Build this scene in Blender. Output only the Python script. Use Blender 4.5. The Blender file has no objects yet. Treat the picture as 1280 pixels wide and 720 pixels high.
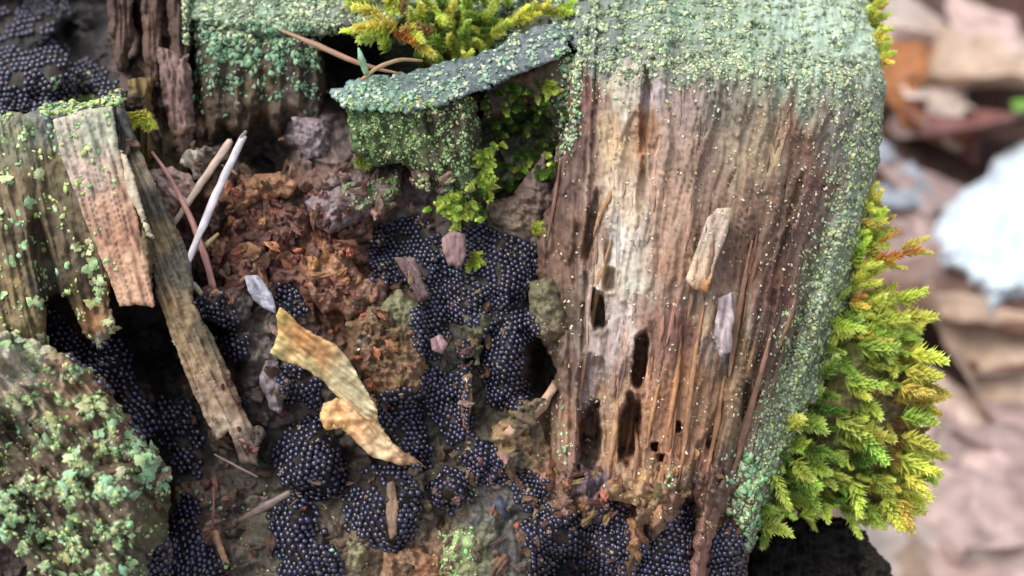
import bpy, math, random
import numpy as np
from mathutils import Vector, Matrix
# ------------------------------------------------------------------ camera, light, exposure (1 unit = 1 cm)
S = bpy.context.scene
S.unit_settings.system = 'METRIC'; S.unit_settings.scale_length = 0.01
PITCH = math.radians(40); CAMZ = 26.0; D = 12.44          # the worn face of the stump lies about D in front of the lens
sp, cp = math.sin(PITCH), math.cos(PITCH)
cam = bpy.data.cameras.new('camera'); camo = bpy.data.objects.new('camera', cam); S.collection.objects.link(camo)
cam.sensor_width = 36; cam.lens = 35; cam.clip_start = 0.1; cam.clip_end = 2000
camo.location = (0, 0, CAMZ); camo.rotation_euler = (math.pi / 2 - PITCH, 0, 0)
cam.dof.use_dof = True; cam.dof.focus_distance = D; cam.dof.aperture_fstop = 0.16
S.camera = camo
w = bpy.data.worlds.new('World'); S.world = w; w.use_nodes = True
sky = w.node_tree.nodes.new('ShaderNodeTexSky'); sky.sky_type = 'NISHITA'; sky.sun_disc = False
SUN_EL, SUN_AZ = math.radians(64), math.radians(-105)       # azimuth from +Y towards +X
sky.sun_elevation = SUN_EL; sky.sun_rotation = SUN_AZ; sky.air_density = 1.0; sky.dust_density = 3.0; sky.ozone_density = 1.0
hs_ = w.node_tree.nodes.new('ShaderNodeHueSaturation'); hs_.inputs['Saturation'].default_value = .45   # thin white cloud over the blue
bg = w.node_tree.nodes['Background']; w.node_tree.links.new(sky.outputs[0], hs_.inputs['Color']); w.node_tree.links.new(hs_.outputs[0], bg.inputs[0]); bg.inputs[1].default_value = 0.15
sl = bpy.data.lights.new('sun', 'SUN'); so = bpy.data.objects.new('sun', sl); S.collection.objects.link(so)
sl.energy = 1.2; sl.angle = math.radians(35); sl.color = (1.0, 0.95, 0.89)
sd_ = Vector((math.sin(SUN_AZ) * math.cos(SUN_EL), math.cos(SUN_AZ) * math.cos(SUN_EL), math.sin(SUN_EL)))
so.rotation_euler = sd_.to_track_quat('Z', 'Y').to_euler(); so.location = (0, 0, 60)
S.view_settings.view_transform = 'Standard'; S.view_settings.look = 'None'; S.view_settings.gamma = 1
S.view_settings.exposure = 0.72
random.seed(7); RNG = np.random.default_rng(11)
# ------------------------------------------------------------------ helpers
def W(x, y, d):
    """point seen in direction (x, y) of a 1280x720 grid, d cm behind the plane of the stump face"""
    x = np.asarray(x, float); y = np.asarray(y, float); d = np.asarray(d, float)
    k = (D + d) / D; u = (x - 640) / 100 * k; v = (360 - y) / 100 * k; f = D + d
    return np.stack([u + 0 * f, f * cp + v * sp, CAMZ - f * sp + v * cp], -1)
def ground_d(x, y):
    return CAMZ / (sp - (360 - np.asarray(y, float)) / 100 / D * cp) - D
_T = {}
def perlin(x, y, seed=0):
    if seed not in _T:
        r = np.random.default_rng(seed + 100); a = r.random(4096) * 2 * np.pi
        _T[seed] = (r.permutation(4096), np.cos(a), np.sin(a))
    p, gx, gy = _T[seed]
    x = np.asarray(x, float); y = np.asarray(y, float)
    xi = np.floor(x).astype(int); yi = np.floor(y).astype(int); xf = x - xi; yf = y - yi
    def g(i, j):
        h = p[(p[(xi + i) & 4095] + yi + j) & 4095]
        return gx[h] * (xf - i) + gy[h] * (yf - j)
    u = xf * xf * xf * (xf * (xf * 6 - 15) + 10); v = yf * yf * yf * (yf * (yf * 6 - 15) + 10)
    a = g(0, 0) * (1 - u) + g(1, 0) * u; b = g(0, 1) * (1 - u) + g(1, 1) * u
    return (a * (1 - v) + b * v) * 1.5
def fbm(x, y, n=4, seed=0, gain=.5):
    s = 0; a = 1; t = 0
    for i in range(n):
        s = s + a * perlin(x * 2 ** i, y * 2 ** i, seed + i); t += a; a *= gain
    return s / t
def ridged(x, y, n=4, seed=0):
    s = 0; a = 1; t = 0
    for i in range(n):
        s = s + a * (1 - 2 * np.abs(perlin(x * 2 ** i, y * 2 ** i, seed + i))); t += a; a *= .5
    return s / t
def cells(x, y, seed=0):
    """worley: distance to nearest, and a random value per cell"""
    xi = np.floor(x).astype(int); yi = np.floor(y).astype(int)
    best = np.full(np.shape(x), 9.); sec = best.copy(); val = best.copy()
    r = np.random.default_rng(seed + 500); p = r.permutation(4096); R1 = r.random(4096); R2 = r.random(4096); R3 = r.random(4096)
    for i in (-1, 0, 1):
        for j in (-1, 0, 1):
            h = p[(p[(xi + i) & 4095] + yi + j) & 4095]
            dd = np.hypot(xi + i + R1[h] - x, yi + j + R2[h] - y)
            m = dd < best
            sec = np.where(m, best, np.minimum(sec, dd)); val = np.where(m, R3[h], val); best = np.where(m, dd, best)
    return best, sec - best, val
def ss(a, b, x):
    t = np.clip((x - a) / (b - a), 0, 1); return t * t * (3 - 2 * t)
def idw(pts, x, y, p=3.):
    """smooth interpolation of (x, y, value...) control points"""
    num = 0; den = 0
    for q in pts:
        wt = 1 / (((x - q[0]) ** 2 + (y - q[1]) ** 2) / 400 + .02) ** (p / 2)
        v = np.asarray(q[2], float); num = num + (wt[..., None] * v if v.ndim else wt * v); den = den + wt
    return num / (den[..., None] if np.ndim(num) > np.ndim(den) else den)
def lin(c):
    c = np.asarray(c, float) / 255
    return np.where(c <= .04045, c / 12.92, ((c + .055) / 1.055) ** 2.4)
def polysd(poly, x, y):
    """signed distance, positive inside"""
    d = np.full(x.shape, 1e9); ins = np.zeros(x.shape, bool); n = len(poly)
    for i in range(n):
        ax, ay = poly[i]; bx, by = poly[(i + 1) % n]; ex, ey = bx - ax, by - ay
        t = np.clip(((x - ax) * ex + (y - ay) * ey) / (ex * ex + ey * ey + 1e-9), 0, 1)
        d = np.minimum(d, np.hypot(x - ax - t * ex, y - ay - t * ey))
        if ay != by:
            c = ((ay > y) != (by > y)) & (x < (bx - ax) * (y - ay) / (by - ay) + ax); ins ^= c
    return np.where(ins, d, -d)
def empty(name, loc, label=None, cat=None, group=None):
    o = bpy.data.objects.new(name, None); S.collection.objects.link(o); o.location = loc; o.empty_display_size = .5
    return tag(o, label, cat, group)
def tag(o, label=None, cat=None, group=None, kind=None):
    for k, v in (('label', label), ('category', cat), ('group', group), ('kind', kind)):
        if v: o[k] = v
    return o
def link(name, me, parent=None, loc=(0, 0, 0)):
    o = bpy.data.objects.new(name, me); S.collection.objects.link(o)
    if parent: o.parent = parent
    o.location = loc
    return o
def mesh(name, V, F, mat, parent=None, col=None, smooth=True):
    """V world coordinates, F array (n,3) or (n,4), col linear rgb per vertex"""
    V = np.asarray(V, float); F = np.asarray(F, int)
    org = np.array(parent.location) if parent else V.mean(0)
    me = bpy.data.meshes.new(name); k = F.shape[1]
    me.vertices.add(len(V)); me.vertices.foreach_set('co', (V - org).astype(np.float32).ravel())
    me.loops.add(F.size); me.loops.foreach_set('vertex_index', F.ravel().astype(np.int32))
    me.polygons.add(len(F)); me.polygons.foreach_set('loop_start', (np.arange(len(F)) * k).astype(np.int32))
    if smooth: me.polygons.foreach_set('use_smooth', np.ones(len(F), bool))
    me.update(calc_edges=True)
    if col is not None:
        a = me.color_attributes.new('Col', 'FLOAT_COLOR', 'POINT')
        a.data.foreach_set('color', np.c_[np.clip(col, 0, 1), np.ones(len(V))].astype(np.float32).ravel())
    me.materials.append(mat)
    return link(name, me, parent, (0, 0, 0) if parent else tuple(org))
# ------------------------------------------------------------------ materials
def nodemat(name):
    m = bpy.data.materials.new(name); m.use_nodes = True; n = m.node_tree.nodes; return m, n, m.node_tree.links, n['Principled BSDF']
def mat_attr(name, rough=.7, var=.35, scale=14, bump=.3, bdist=.02, spec=.4, sss=0, transl=0, rnd=0, rnoise=.15, coat=0):
    m, n, l, b = nodemat(name)
    a = n.new('ShaderNodeAttribute'); a.attribute_name = 'Col'
    g = n.new('ShaderNodeNewGeometry')
    t = n.new('ShaderNodeTexNoise'); t.inputs['Scale'].default_value = scale; t.inputs['Detail'].default_value = 6; t.inputs['Roughness'].default_value = .65
    l.new(g.outputs['Position'], t.inputs['Vector'])
    mr = n.new('ShaderNodeMapRange'); mr.inputs[1].default_value = .3; mr.inputs[2].default_value = .7
    mr.inputs[3].default_value = 1 - var; mr.inputs[4].default_value = 1 + var
    l.new(t.outputs[0], mr.inputs[0])
    mx = n.new('ShaderNodeVectorMath'); mx.operation = 'SCALE'
    l.new(a.outputs['Color'], mx.inputs[0]); l.new(mr.outputs[0], mx.inputs['Scale'])
    out = mx.outputs[0]
    if rnd:
        oi = n.new('ShaderNodeObjectInfo'); hs = n.new('ShaderNodeHueSaturation')
        m2 = n.new('ShaderNodeMapRange'); m2.inputs[3].default_value = 1 - rnd; m2.inputs[4].default_value = 1 + rnd
        l.new(oi.outputs['Random'], m2.inputs[0]); l.new(m2.outputs[0], hs.inputs['Value'])
        m3 = n.new('ShaderNodeMath'); m3.operation = 'MULTIPLY_ADD'; m3.inputs[1].default_value = .05; m3.inputs[2].default_value = .475
        fr = n.new('ShaderNodeMath'); fr.operation = 'FRACT'; m4 = n.new('ShaderNodeMath'); m4.operation = 'MULTIPLY'; m4.inputs[1].default_value = 17.3
        l.new(oi.outputs['Random'], m4.inputs[0]); l.new(m4.outputs[0], fr.inputs[0]); l.new(fr.outputs[0], m3.inputs[0]); l.new(m3.outputs[0], hs.inputs['Hue'])
        l.new(out, hs.inputs['Color']); out = hs.outputs[0]
    l.new(out, b.inputs['Base Color'])
    t2 = n.new('ShaderNodeTexNoise'); t2.inputs['Scale'].default_value = scale * 3; t2.inputs['Detail'].default_value = 4
    l.new(g.outputs['Position'], t2.inputs['Vector'])
    bp = n.new('ShaderNodeBump'); bp.inputs['Strength'].default_value = bump; bp.inputs['Distance'].default_value = bdist
    l.new(t2.outputs[0], bp.inputs['Height']); l.new(bp.outputs[0], b.inputs['Normal'])
    rr = n.new('ShaderNodeMapRange'); rr.inputs[3].default_value = rough - rnoise; rr.inputs[4].default_value = rough + rnoise
    l.new(t.outputs[0], rr.inputs[0]); l.new(rr.outputs[0], b.inputs['Roughness'])
    b.inputs['Specular IOR Level'].default_value = spec
    if coat: b.inputs['Coat Weight'].default_value = coat; b.inputs['Coat Roughness'].default_value = .25
    if sss:
        b.inputs['Subsurface Weight'].default_value = sss; b.inputs['Subsurface Radius'].default_value = (1, .8, .4); b.inputs['Subsurface Scale'].default_value = .05
    if transl:
        tr = n.new('ShaderNodeBsdfTranslucent'); l.new(out, tr.inputs['Color']); ms = n.new('ShaderNodeMixShader'); ms.inputs[0].default_value = transl
        l.new(b.outputs[0], ms.inputs[1]); l.new(tr.outputs[0], ms.inputs[2]); l.new(ms.outputs[0], n['Material Output'].inputs['Surface'])
    return m
M_wood = mat_attr('rotten_wood', .68, .3, 9, .5, .02, .35)
M_frass = mat_attr('crumbly_wood', .6, .35, 12, .6, .03, .45, rnd=0)
M_crumb = mat_attr('wood_crumbs', .6, .35, 12, .6, .02, .4, rnd=.45)
M_lichen = mat_attr('lichen_grains', .85, .25, 20, .4, .01, .2)
M_lobe = mat_attr('lichen_lobes', .85, .3, 16, .5, .02, .2, rnd=.22)
M_moss = mat_attr('moss_leaflets', .5, .25, 6, .1, .01, .4, transl=.5, rnd=.16)
M_straw = mat_attr('dry_straw', .5, .2, 8, .2, .01, .5)
M_chip = mat_attr('papery_chip', .45, .22, 5, .4, .02, .5, transl=.12)
M_leaf = mat_attr('dead_leaf', .4, .3, 1.2, .4, .1, .5, transl=.12)
M_soil = mat_attr('forest_soil', .9, .5, 1.0, .8, .3, .2)
M_snow = mat_attr('wet_snow', .45, .08, .9, .6, .25, .5, sss=.3)
M_crust = mat_attr('dark_crust', .6, .4, 10, .6, .02, .4)
M_bark = mat_attr('bark', .85, .4, 2, .9, .2, .2)
m, n, l, b = nodemat('slime_mould_bead')
a = n.new('ShaderNodeAttribute'); a.attribute_name = 'Col'; l.new(a.outputs['Color'], b.inputs['Base Color'])
b.inputs['Roughness'].default_value = .33; b.inputs['Specular IOR Level'].default_value = .9; b.inputs['Coat Weight'].default_value = .4
b.inputs['Coat Roughness'].default_value = .2; M_bead = m
# ------------------------------------------------------------------ carved pieces of the stump
ST = 2; LX0, LY0, NX, NY = -80, -80, 720, 440
GX, GY = np.meshgrid(LX0 + ST * np.arange(NX), LY0 + ST * np.arange(NY))
GX = GX.astype(float); GY = GY.astype(float)
Z = np.full(GX.shape, 99.)                                  # depth of the nearest surface built so far, to seat things on it
def relief(name, poly, dfn, cfn, mat, parent=None, edge=3, escale=24, rnd=(14, .25), back=1.2, seed=0, k=1, split=None, zbuf=True, skirt=True):
    px = [p[0] for p in poly]; py = [p[1] for p in poly]
    i0 = max(0, int((min(py) - 12 - LY0) / ST)); i1 = min(NY, int((max(py) + 12 - LY0) / ST) + 1)
    j0 = max(0, int((min(px) - 12 - LX0) / ST)); j1 = min(NX, int((max(px) + 12 - LX0) / ST) + 1)
    X = GX[i0:i1:k, j0:j1:k].copy(); Y = GY[i0:i1:k, j0:j1:k].copy()
    sd = polysd(poly, X, Y) + edge * (fbm(X / escale, Y / escale, 4, seed + 31, .6) * 1.9)
    gy, gx = np.gradient(sd, ST * k); gn = gx * gx + gy * gy + 1e-6
    near = np.abs(sd) < 1.25 * ST * k
    sx = np.where(near, np.clip(-sd * gx / gn, -3 * k, 3 * k), 0); sy = np.where(near, np.clip(-sd * gy / gn, -3 * k, 3 * k), 0)
    keep = sd > -1.25 * ST * k
    sdc = np.maximum(sd, 0)
    t = np.clip(sdc / rnd[0], 0, 1)
    dep = dfn(X, Y, sdc) + rnd[1] * (1 - np.sqrt(np.clip(1 - (1 - t) ** 2, 0, 1)))
    if zbuf:
        if k == 1:
            zz = Z[i0:i1, j0:j1]; Z[i0:i1, j0:j1] = np.where(sd > 0, np.minimum(zz, dep), zz)
    col = cfn(X, Y, dep, sdc)
    P = W(X + sx, Y + sy, dep)
    ny, nx = X.shape; idx = np.arange(ny * nx).reshape(ny, nx)
    fk = keep[:-1, :-1] & keep[1:, :-1] & keep[:-1, 1:] & keep[1:, 1:] & ((sd[:-1, :-1] + sd[1:, :-1] + sd[:-1, 1:] + sd[1:, 1:]) > 0)
    res = []
    masks = [(name, fk)]
    if split:
        sm = split[0](X, Y)[:-1, :-1]; masks = [(name, fk & ~sm), (split[1], fk & sm)]
    if split:                                                                          # the cut between two parts of one surface is not an outer edge
        q1, q2 = [np.stack([idx[:-1, :-1][mk], idx[1:, :-1][mk], idx[1:, 1:][mk], idx[:-1, 1:][mk]], -1) for _, mk in masks]
        ks = [np.unique((lambda e: e[:, 0] * (ny * nx) + e[:, 1])(np.sort(np.concatenate([q[:, [0, 1]], q[:, [1, 2]], q[:, [2, 3]], q[:, [3, 0]]]), 1))) for q in (q1, q2)]
        inner = np.intersect1d(*ks)
    for nm, mk in masks:
        F = np.stack([idx[:-1, :-1][mk], idx[1:, :-1][mk], idx[1:, 1:][mk], idx[:-1, 1:][mk]], -1)
        E = np.concatenate([F[:, [0, 1]], F[:, [1, 2]], F[:, [2, 3]], F[:, [3, 0]]])
        key = np.sort(E, 1); kk = key[:, 0] * (ny * nx) + key[:, 1]
        u, inv, cnt = np.unique(kk, return_inverse=True, return_counts=True)
        B = E[cnt[inv] == 1]
        if split: B = B[~np.isin(kk[cnt[inv] == 1], inner)]
        Vp = P.reshape(-1, 3); C = col.reshape(-1, 3)
        used = np.unique(F); remap = -np.ones(ny * nx, int); remap[used] = np.arange(len(used))
        V = Vp[used]; Cc = C[used]; F = remap[F]
        if skirt:
            bv = np.unique(B); r2 = -np.ones(ny * nx, int); r2[bv] = np.arange(len(bv)) + len(used)
            xb = (X + sx).ravel()[bv]; yb = (Y + sy).ravel()[bv]
            cx, cy = xb.mean(), yb.mean()
            nr = 1 if back < .6 else (4 if back < 1.6 else 12); prev = remap; n0 = len(V); brk = lin((96, 80, 66))
            for q in range(1, nr + 1):                                                 # rough broken flank running back from the edge
                f = q / nr; nn = fbm((xb + yb * .7) / 16, f * back * 2.5 + yb / 60, 3, seed + 41) if nr > 1 else 0
                ins = .04 * f + (.014 * (.6 + nn) * min(1, 2 * f) if nr > 1 else 0)
                V = np.concatenate([V, W(xb + (cx - xb) * ins, yb + (cy - yb) * ins, dep.ravel()[bv] + back * f)])
                cb = (1 + .9 * nn)[:, None] if nr > 1 else .8
                mixf = min(1, f * 2.2) if nr > 1 else 0
                Cc = np.concatenate([Cc, (C[bv] * (1 - mixf) + brk * mixf) * cb])
                cur = -np.ones(ny * nx, int); cur[bv] = np.arange(len(bv)) + n0 + (q - 1) * len(bv)
                F = np.concatenate([F, np.stack([prev[B[:, 1]], prev[B[:, 0]], cur[B[:, 0]], cur[B[:, 1]]], -1)]); prev = cur
        res.append(mesh(nm, V, F, mat, parent, Cc))
    return res[0] if len(res) == 1 else res
def zat(x, y):
    i = np.clip(np.round((np.asarray(y) - LY0) / ST).astype(int), 0, NY - 1); j = np.clip(np.round((np.asarray(x) - LX0) / ST).astype(int), 0, NX - 1)
    return Z[i, j]
def tint(pts, X, Y, warp=14, p=3.5, seed=0, streak=None):
    """base colour from control points (x, y, (r,g,b)), borders ragged by noise"""
    wx = warp * fbm(X / 30, Y / 30, 3, seed + 1) * 1.6; wy = warp * fbm(X / 30, Y / 30, 3, seed + 5) * 1.6
    return lin(idw(pts, X + wx, Y + wy, p))
G = 1.0
stump = empty('tree_stump', tuple(W(500, 500, 2)), 'rotting broken tree stump with brown fibrous wood, hollow centre and mossy edge', 'tree stump')
# -- hollow rotten core behind everything
core_d = [(60, 0, 5.0), (100, 40, 4.6), (60, 50, 3.2), (60, 95, 1.7), (130, 60, 3.4), (180, 100, 1.5), (220, 190, 1.3), (300, 100, 1.6), (335, 195, 2.0), (385, 160, 1.2), (300, 235, .95),
  (340, 280, .75), (400, 240, .9), (250, 300, 1.1), (330, 330, .75), (400, 330, .6), (450, 290, .9), (445, 330, 1.1), (200, 420, 2.4), (250, 450, 2.1), (235, 500, 1.9), (120, 440, 1.1), (170, 520, 1.2), (205, 620, 1.3), (435, 575, 1.1), (430, 530, 1.0), (330, 510, 1.1), (545, 570, .8), (610, 480, .9), (480, 300, 1.4), (450, 300, 1.3), (320, 420, .8),
  (380, 480, .8), (230, 560, 1.7), (300, 620, 1.0), (290, 560, 1.2), (400, 570, .5), (390, 680, .25), (500, 630, .2), (450, 560, .8), (560, 330, .75), (640, 320, .7), (640, 450, .55), (690, 460, 1.7),
  (560, 470, .6), (600, 580, .35), (560, 610, .25), (590, 690, .2), (440, 80, 2.8), (400, 100, 2.4), (560, 40, 1.6), (500, 60, 2.2), (650, 150, 1.4), (620, 220, 1.1), (690, 100, 1.3), (700, 660, .2), (725, 715, 1.7),
  (770, 680, .2), (840, 690, .25), (910, 690, .45), (960, 700, 1.6), (640, 680, .2), (250, 690, .6), (330, 700, .7), (800, 400, 1.5), (900, 400, 1.5), (850, 200, 1.8), (900, 60, 3), (30, 300, 1), (30, 600, 1), (200, 0, 1.8), (330, 0, 2.4)]
core_c = [(60, 20, (18, 16, 16)), (110, 40, (16, 14, 14)), (60, 95, (42, 36, 40)), (130, 60, (40, 30, 28)), (165, 60, (120, 85, 72)), (165, 150, (92, 66, 50)), (200, 40, (150, 105, 85)), (215, 110, (110, 70, 52)), (190, 200, (115, 100, 60)), (235, 150, (92, 58, 45)),  # near-black points paint the shade of the deep gaps into the colour
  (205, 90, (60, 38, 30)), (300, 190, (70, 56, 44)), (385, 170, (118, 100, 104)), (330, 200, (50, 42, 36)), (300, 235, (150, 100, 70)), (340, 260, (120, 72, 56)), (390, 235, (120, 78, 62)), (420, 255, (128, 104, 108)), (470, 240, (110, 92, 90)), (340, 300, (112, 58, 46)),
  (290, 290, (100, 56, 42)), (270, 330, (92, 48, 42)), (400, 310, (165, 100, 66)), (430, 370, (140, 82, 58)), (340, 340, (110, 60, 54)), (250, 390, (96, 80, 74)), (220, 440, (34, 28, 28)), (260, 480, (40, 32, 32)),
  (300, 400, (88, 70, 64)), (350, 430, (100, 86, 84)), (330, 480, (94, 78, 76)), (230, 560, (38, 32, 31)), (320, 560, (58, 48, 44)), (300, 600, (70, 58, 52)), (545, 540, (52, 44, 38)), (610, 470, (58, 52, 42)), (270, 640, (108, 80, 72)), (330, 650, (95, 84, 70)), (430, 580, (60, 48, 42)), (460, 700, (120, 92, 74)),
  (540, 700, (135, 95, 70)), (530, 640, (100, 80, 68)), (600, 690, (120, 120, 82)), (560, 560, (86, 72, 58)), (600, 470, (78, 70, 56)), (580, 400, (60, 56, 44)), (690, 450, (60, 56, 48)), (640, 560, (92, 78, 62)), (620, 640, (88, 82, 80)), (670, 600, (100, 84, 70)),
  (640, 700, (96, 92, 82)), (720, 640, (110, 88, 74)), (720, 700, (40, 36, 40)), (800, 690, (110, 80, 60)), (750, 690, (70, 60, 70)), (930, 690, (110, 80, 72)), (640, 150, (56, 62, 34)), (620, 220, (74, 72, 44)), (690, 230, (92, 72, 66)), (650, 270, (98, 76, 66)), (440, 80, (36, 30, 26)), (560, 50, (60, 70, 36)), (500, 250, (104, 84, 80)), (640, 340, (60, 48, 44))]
def core_depth(X, Y, sd):
    d = idw(core_d, X + 8 * fbm(X / 25, Y / 25, 2, 3), Y, 4)
    chunk, e, v = cells(X / 26 + .4 * fbm(X / 30, Y / 30, 2, 8), Y / 22, 2)
    fr = np.exp(-(((X - 350) / 130) ** 2 + ((Y - 300) / 90) ** 2))                      # crumbly red heap
    low = ss(540, 640, Y)
    c2, e2, v2 = cells(X / 48 + .6 * fbm(X / 40, Y / 40, 2, 11), Y / 34 + X / 90, 6)
    d = d - (.22 * (v - .5) + .05 * ss(.0, .35, e)) * (.12 + .9 * fr + .3 * low) - .26 * (v2 - .5) * ss(0, .12, e2) - .10 * ridged(X / 45, Y / 45, 4, 21) - .07 * fbm(X / 9, Y / 9, 3, 40)
    rib = np.exp(-((X - 195) / 60) ** 2) * ss(240, 170, Y)                                # upright fibres, upper left
    return d - rib * (.35 * perlin((X - .12 * Y) / 22, Y / 220, 61) + .12 * perlin(X / 8, Y / 90, 62))
def core_col(X, Y, d, sd):
    c = tint(core_c, X, Y, 16, 4, 70)
    _, e, v = cells(X / 13 + .5 * fbm(X / 20, Y / 20, 2, 8), Y / 11, 5)
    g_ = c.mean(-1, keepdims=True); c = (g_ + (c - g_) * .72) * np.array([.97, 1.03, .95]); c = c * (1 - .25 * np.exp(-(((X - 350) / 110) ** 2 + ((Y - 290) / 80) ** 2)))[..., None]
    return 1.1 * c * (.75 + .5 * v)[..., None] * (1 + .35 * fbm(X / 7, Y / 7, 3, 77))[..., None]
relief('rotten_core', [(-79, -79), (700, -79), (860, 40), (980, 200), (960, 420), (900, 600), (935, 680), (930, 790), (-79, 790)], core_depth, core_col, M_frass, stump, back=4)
# -- the sound outer wood on the right, with its lichen covered cut top
XL = lambda y: 742 - .05 * (y - 100)
XR = lambda y: 1106 - .30 * (np.maximum(y, 150) - 150)
HOLES = [(748, 388, 10, 22, -.1, .9), (762, 350, 9, 14, .1, .25), (800, 452, 9, 34, .12, 1.0), (737, 548, 14, 42, .05, 1.1), (786, 536, 14, 40, .12, 1.0), (740, 480, 16, 34, 0, .22), (785, 475, 10, 26, .1, .12),
  (818, 558, 5, 6, 0, .5), (826, 572, 5, 5, 0, .4), (845, 533, 6, 7, 0, .4), (932, 500, 6, 26, .15, .3), (890, 560, 9, 60, .25, .14), (802, 230, 5, 30, .12, .12), (738, 285, 6, 45, .2, .2),
  (955, 420, 6, 60, .25, .12), (975, 330, 6, 50, .25, .1), (806, 140, 6, 50, .05, .22), (870, 600, 9, 50, .2, .2), (680, 455, 16, 40, 0, .3), (993, 250, 5, 30, .3, .08)]
YF = lambda X: 72 + .05 * (X - 720) + 9 * fbm(X / 60, X * 0 + 3, 3, 12)
def face_depth(X, Y, sd):
    q = (X - XL(Y)) / (XR(Y) - XL(Y))
    wx = q * 360 + 6 * fbm(X / 60, Y / 120, 2, 4)
    d = -.35 + 1.05 * np.clip(np.abs(q - .38) / .62, 0, 1.2) ** 2.4
    d = np.where(q < 0, -.2 + .9 * ss(0, -.35, q), d) * ss(-60, 60, Y + 60) + 0
    rt = ss(.38, .75, q) * ss(180, 330, Y)                                            # deep ribs on the lower right
    d = d + .09 * perlin(wx / 46, Y / 400, 14) + .05 * perlin(wx / 17, Y / 260, 15) * (.5 + 1.2 * rt) + .026 * perlin(wx / 7, Y / 110, 16) + .014 * perlin(wx / 3.2, Y / 40, 18)
    d = d + rt * .16 * (perlin(wx / 24, Y / 200, 19) + .2)
    st = perlin(wx / 30, Y / 150, 23); d = d + .06 * ss(.0, .06, st) + .05 * ss(.22, .26, st)   # broken layers with sharp steps
    st2 = perlin(wx / 15, Y / 60, 27); d = d + .035 * ss(.05, .1, st2)
    cr = 1 - np.abs(perlin(wx / 13 + .5 * fbm(X / 20, Y / 50, 2, 24), Y / 150, 25)) * 9; cr2 = 1 - np.abs(perlin(wx / 6, Y / 60, 26)) * 5
    d = d + .07 * np.clip(cr, 0, 1) * ss(-.1, .3, perlin(wx / 30, Y / 80, 29)) + .025 * np.clip(cr2, 0, 1)   # drying cracks
    d = d + .007 * perlin(X / 40, Y / 6.0 + X / 90, 28) * ss(.25, .1, np.abs(q - .15))          # cross checks in the pale band
    crumble = ss(560, 620, Y + 20 * perlin(X / 40, Y / 40, 5)); c1, e, v = cells(X / 18, Y / 22, 9)
    d = d + crumble * (.18 * (v - .5) + .1 * fbm(X / 14, Y / 14, 3, 33) - .08 * ss(0, .3, e))
    left = ss(.02, -.04, q); d = d + left * (.1 + .12 * fbm(X / 18, Y / 40, 3, 36) + .1 * perlin(X / 9, Y / 120, 37))
    rim = ss(.8, 1., q); d = d + rim * .06 * fbm(X / 10, Y / 10, 3, 38)
    d = d + .02 * fbm(X / 7, Y / 9, 2, 39)
    for cx, cy, rx, ry, ti, dp in HOLES:
        a = (X - cx) + ti * (Y - cy); r = (np.abs(a / rx) ** 2.6 + np.abs((Y - cy) / ry) ** 2.6) ** (1 / 2.6) + .3 * fbm(X / 9, Y / 16, 2, 41)
        d = d + dp * ss(1.2, .6, r) - .05 * np.exp(-((r - 1.25) / .18) ** 2)
    yf = YF(X); up = (yf + 14 - Y) / 100
    d = d + 1.19 * np.where(up > 0, np.sqrt(up * up + .01) - .1 + 0 * up, 0)
    d = d + ss(0, .2, up) * (.14 * fbm(X / 34, Y / 13, 4, 45) + .03 * fbm(X / 8, Y / 5, 2, 46))
    return d
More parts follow.
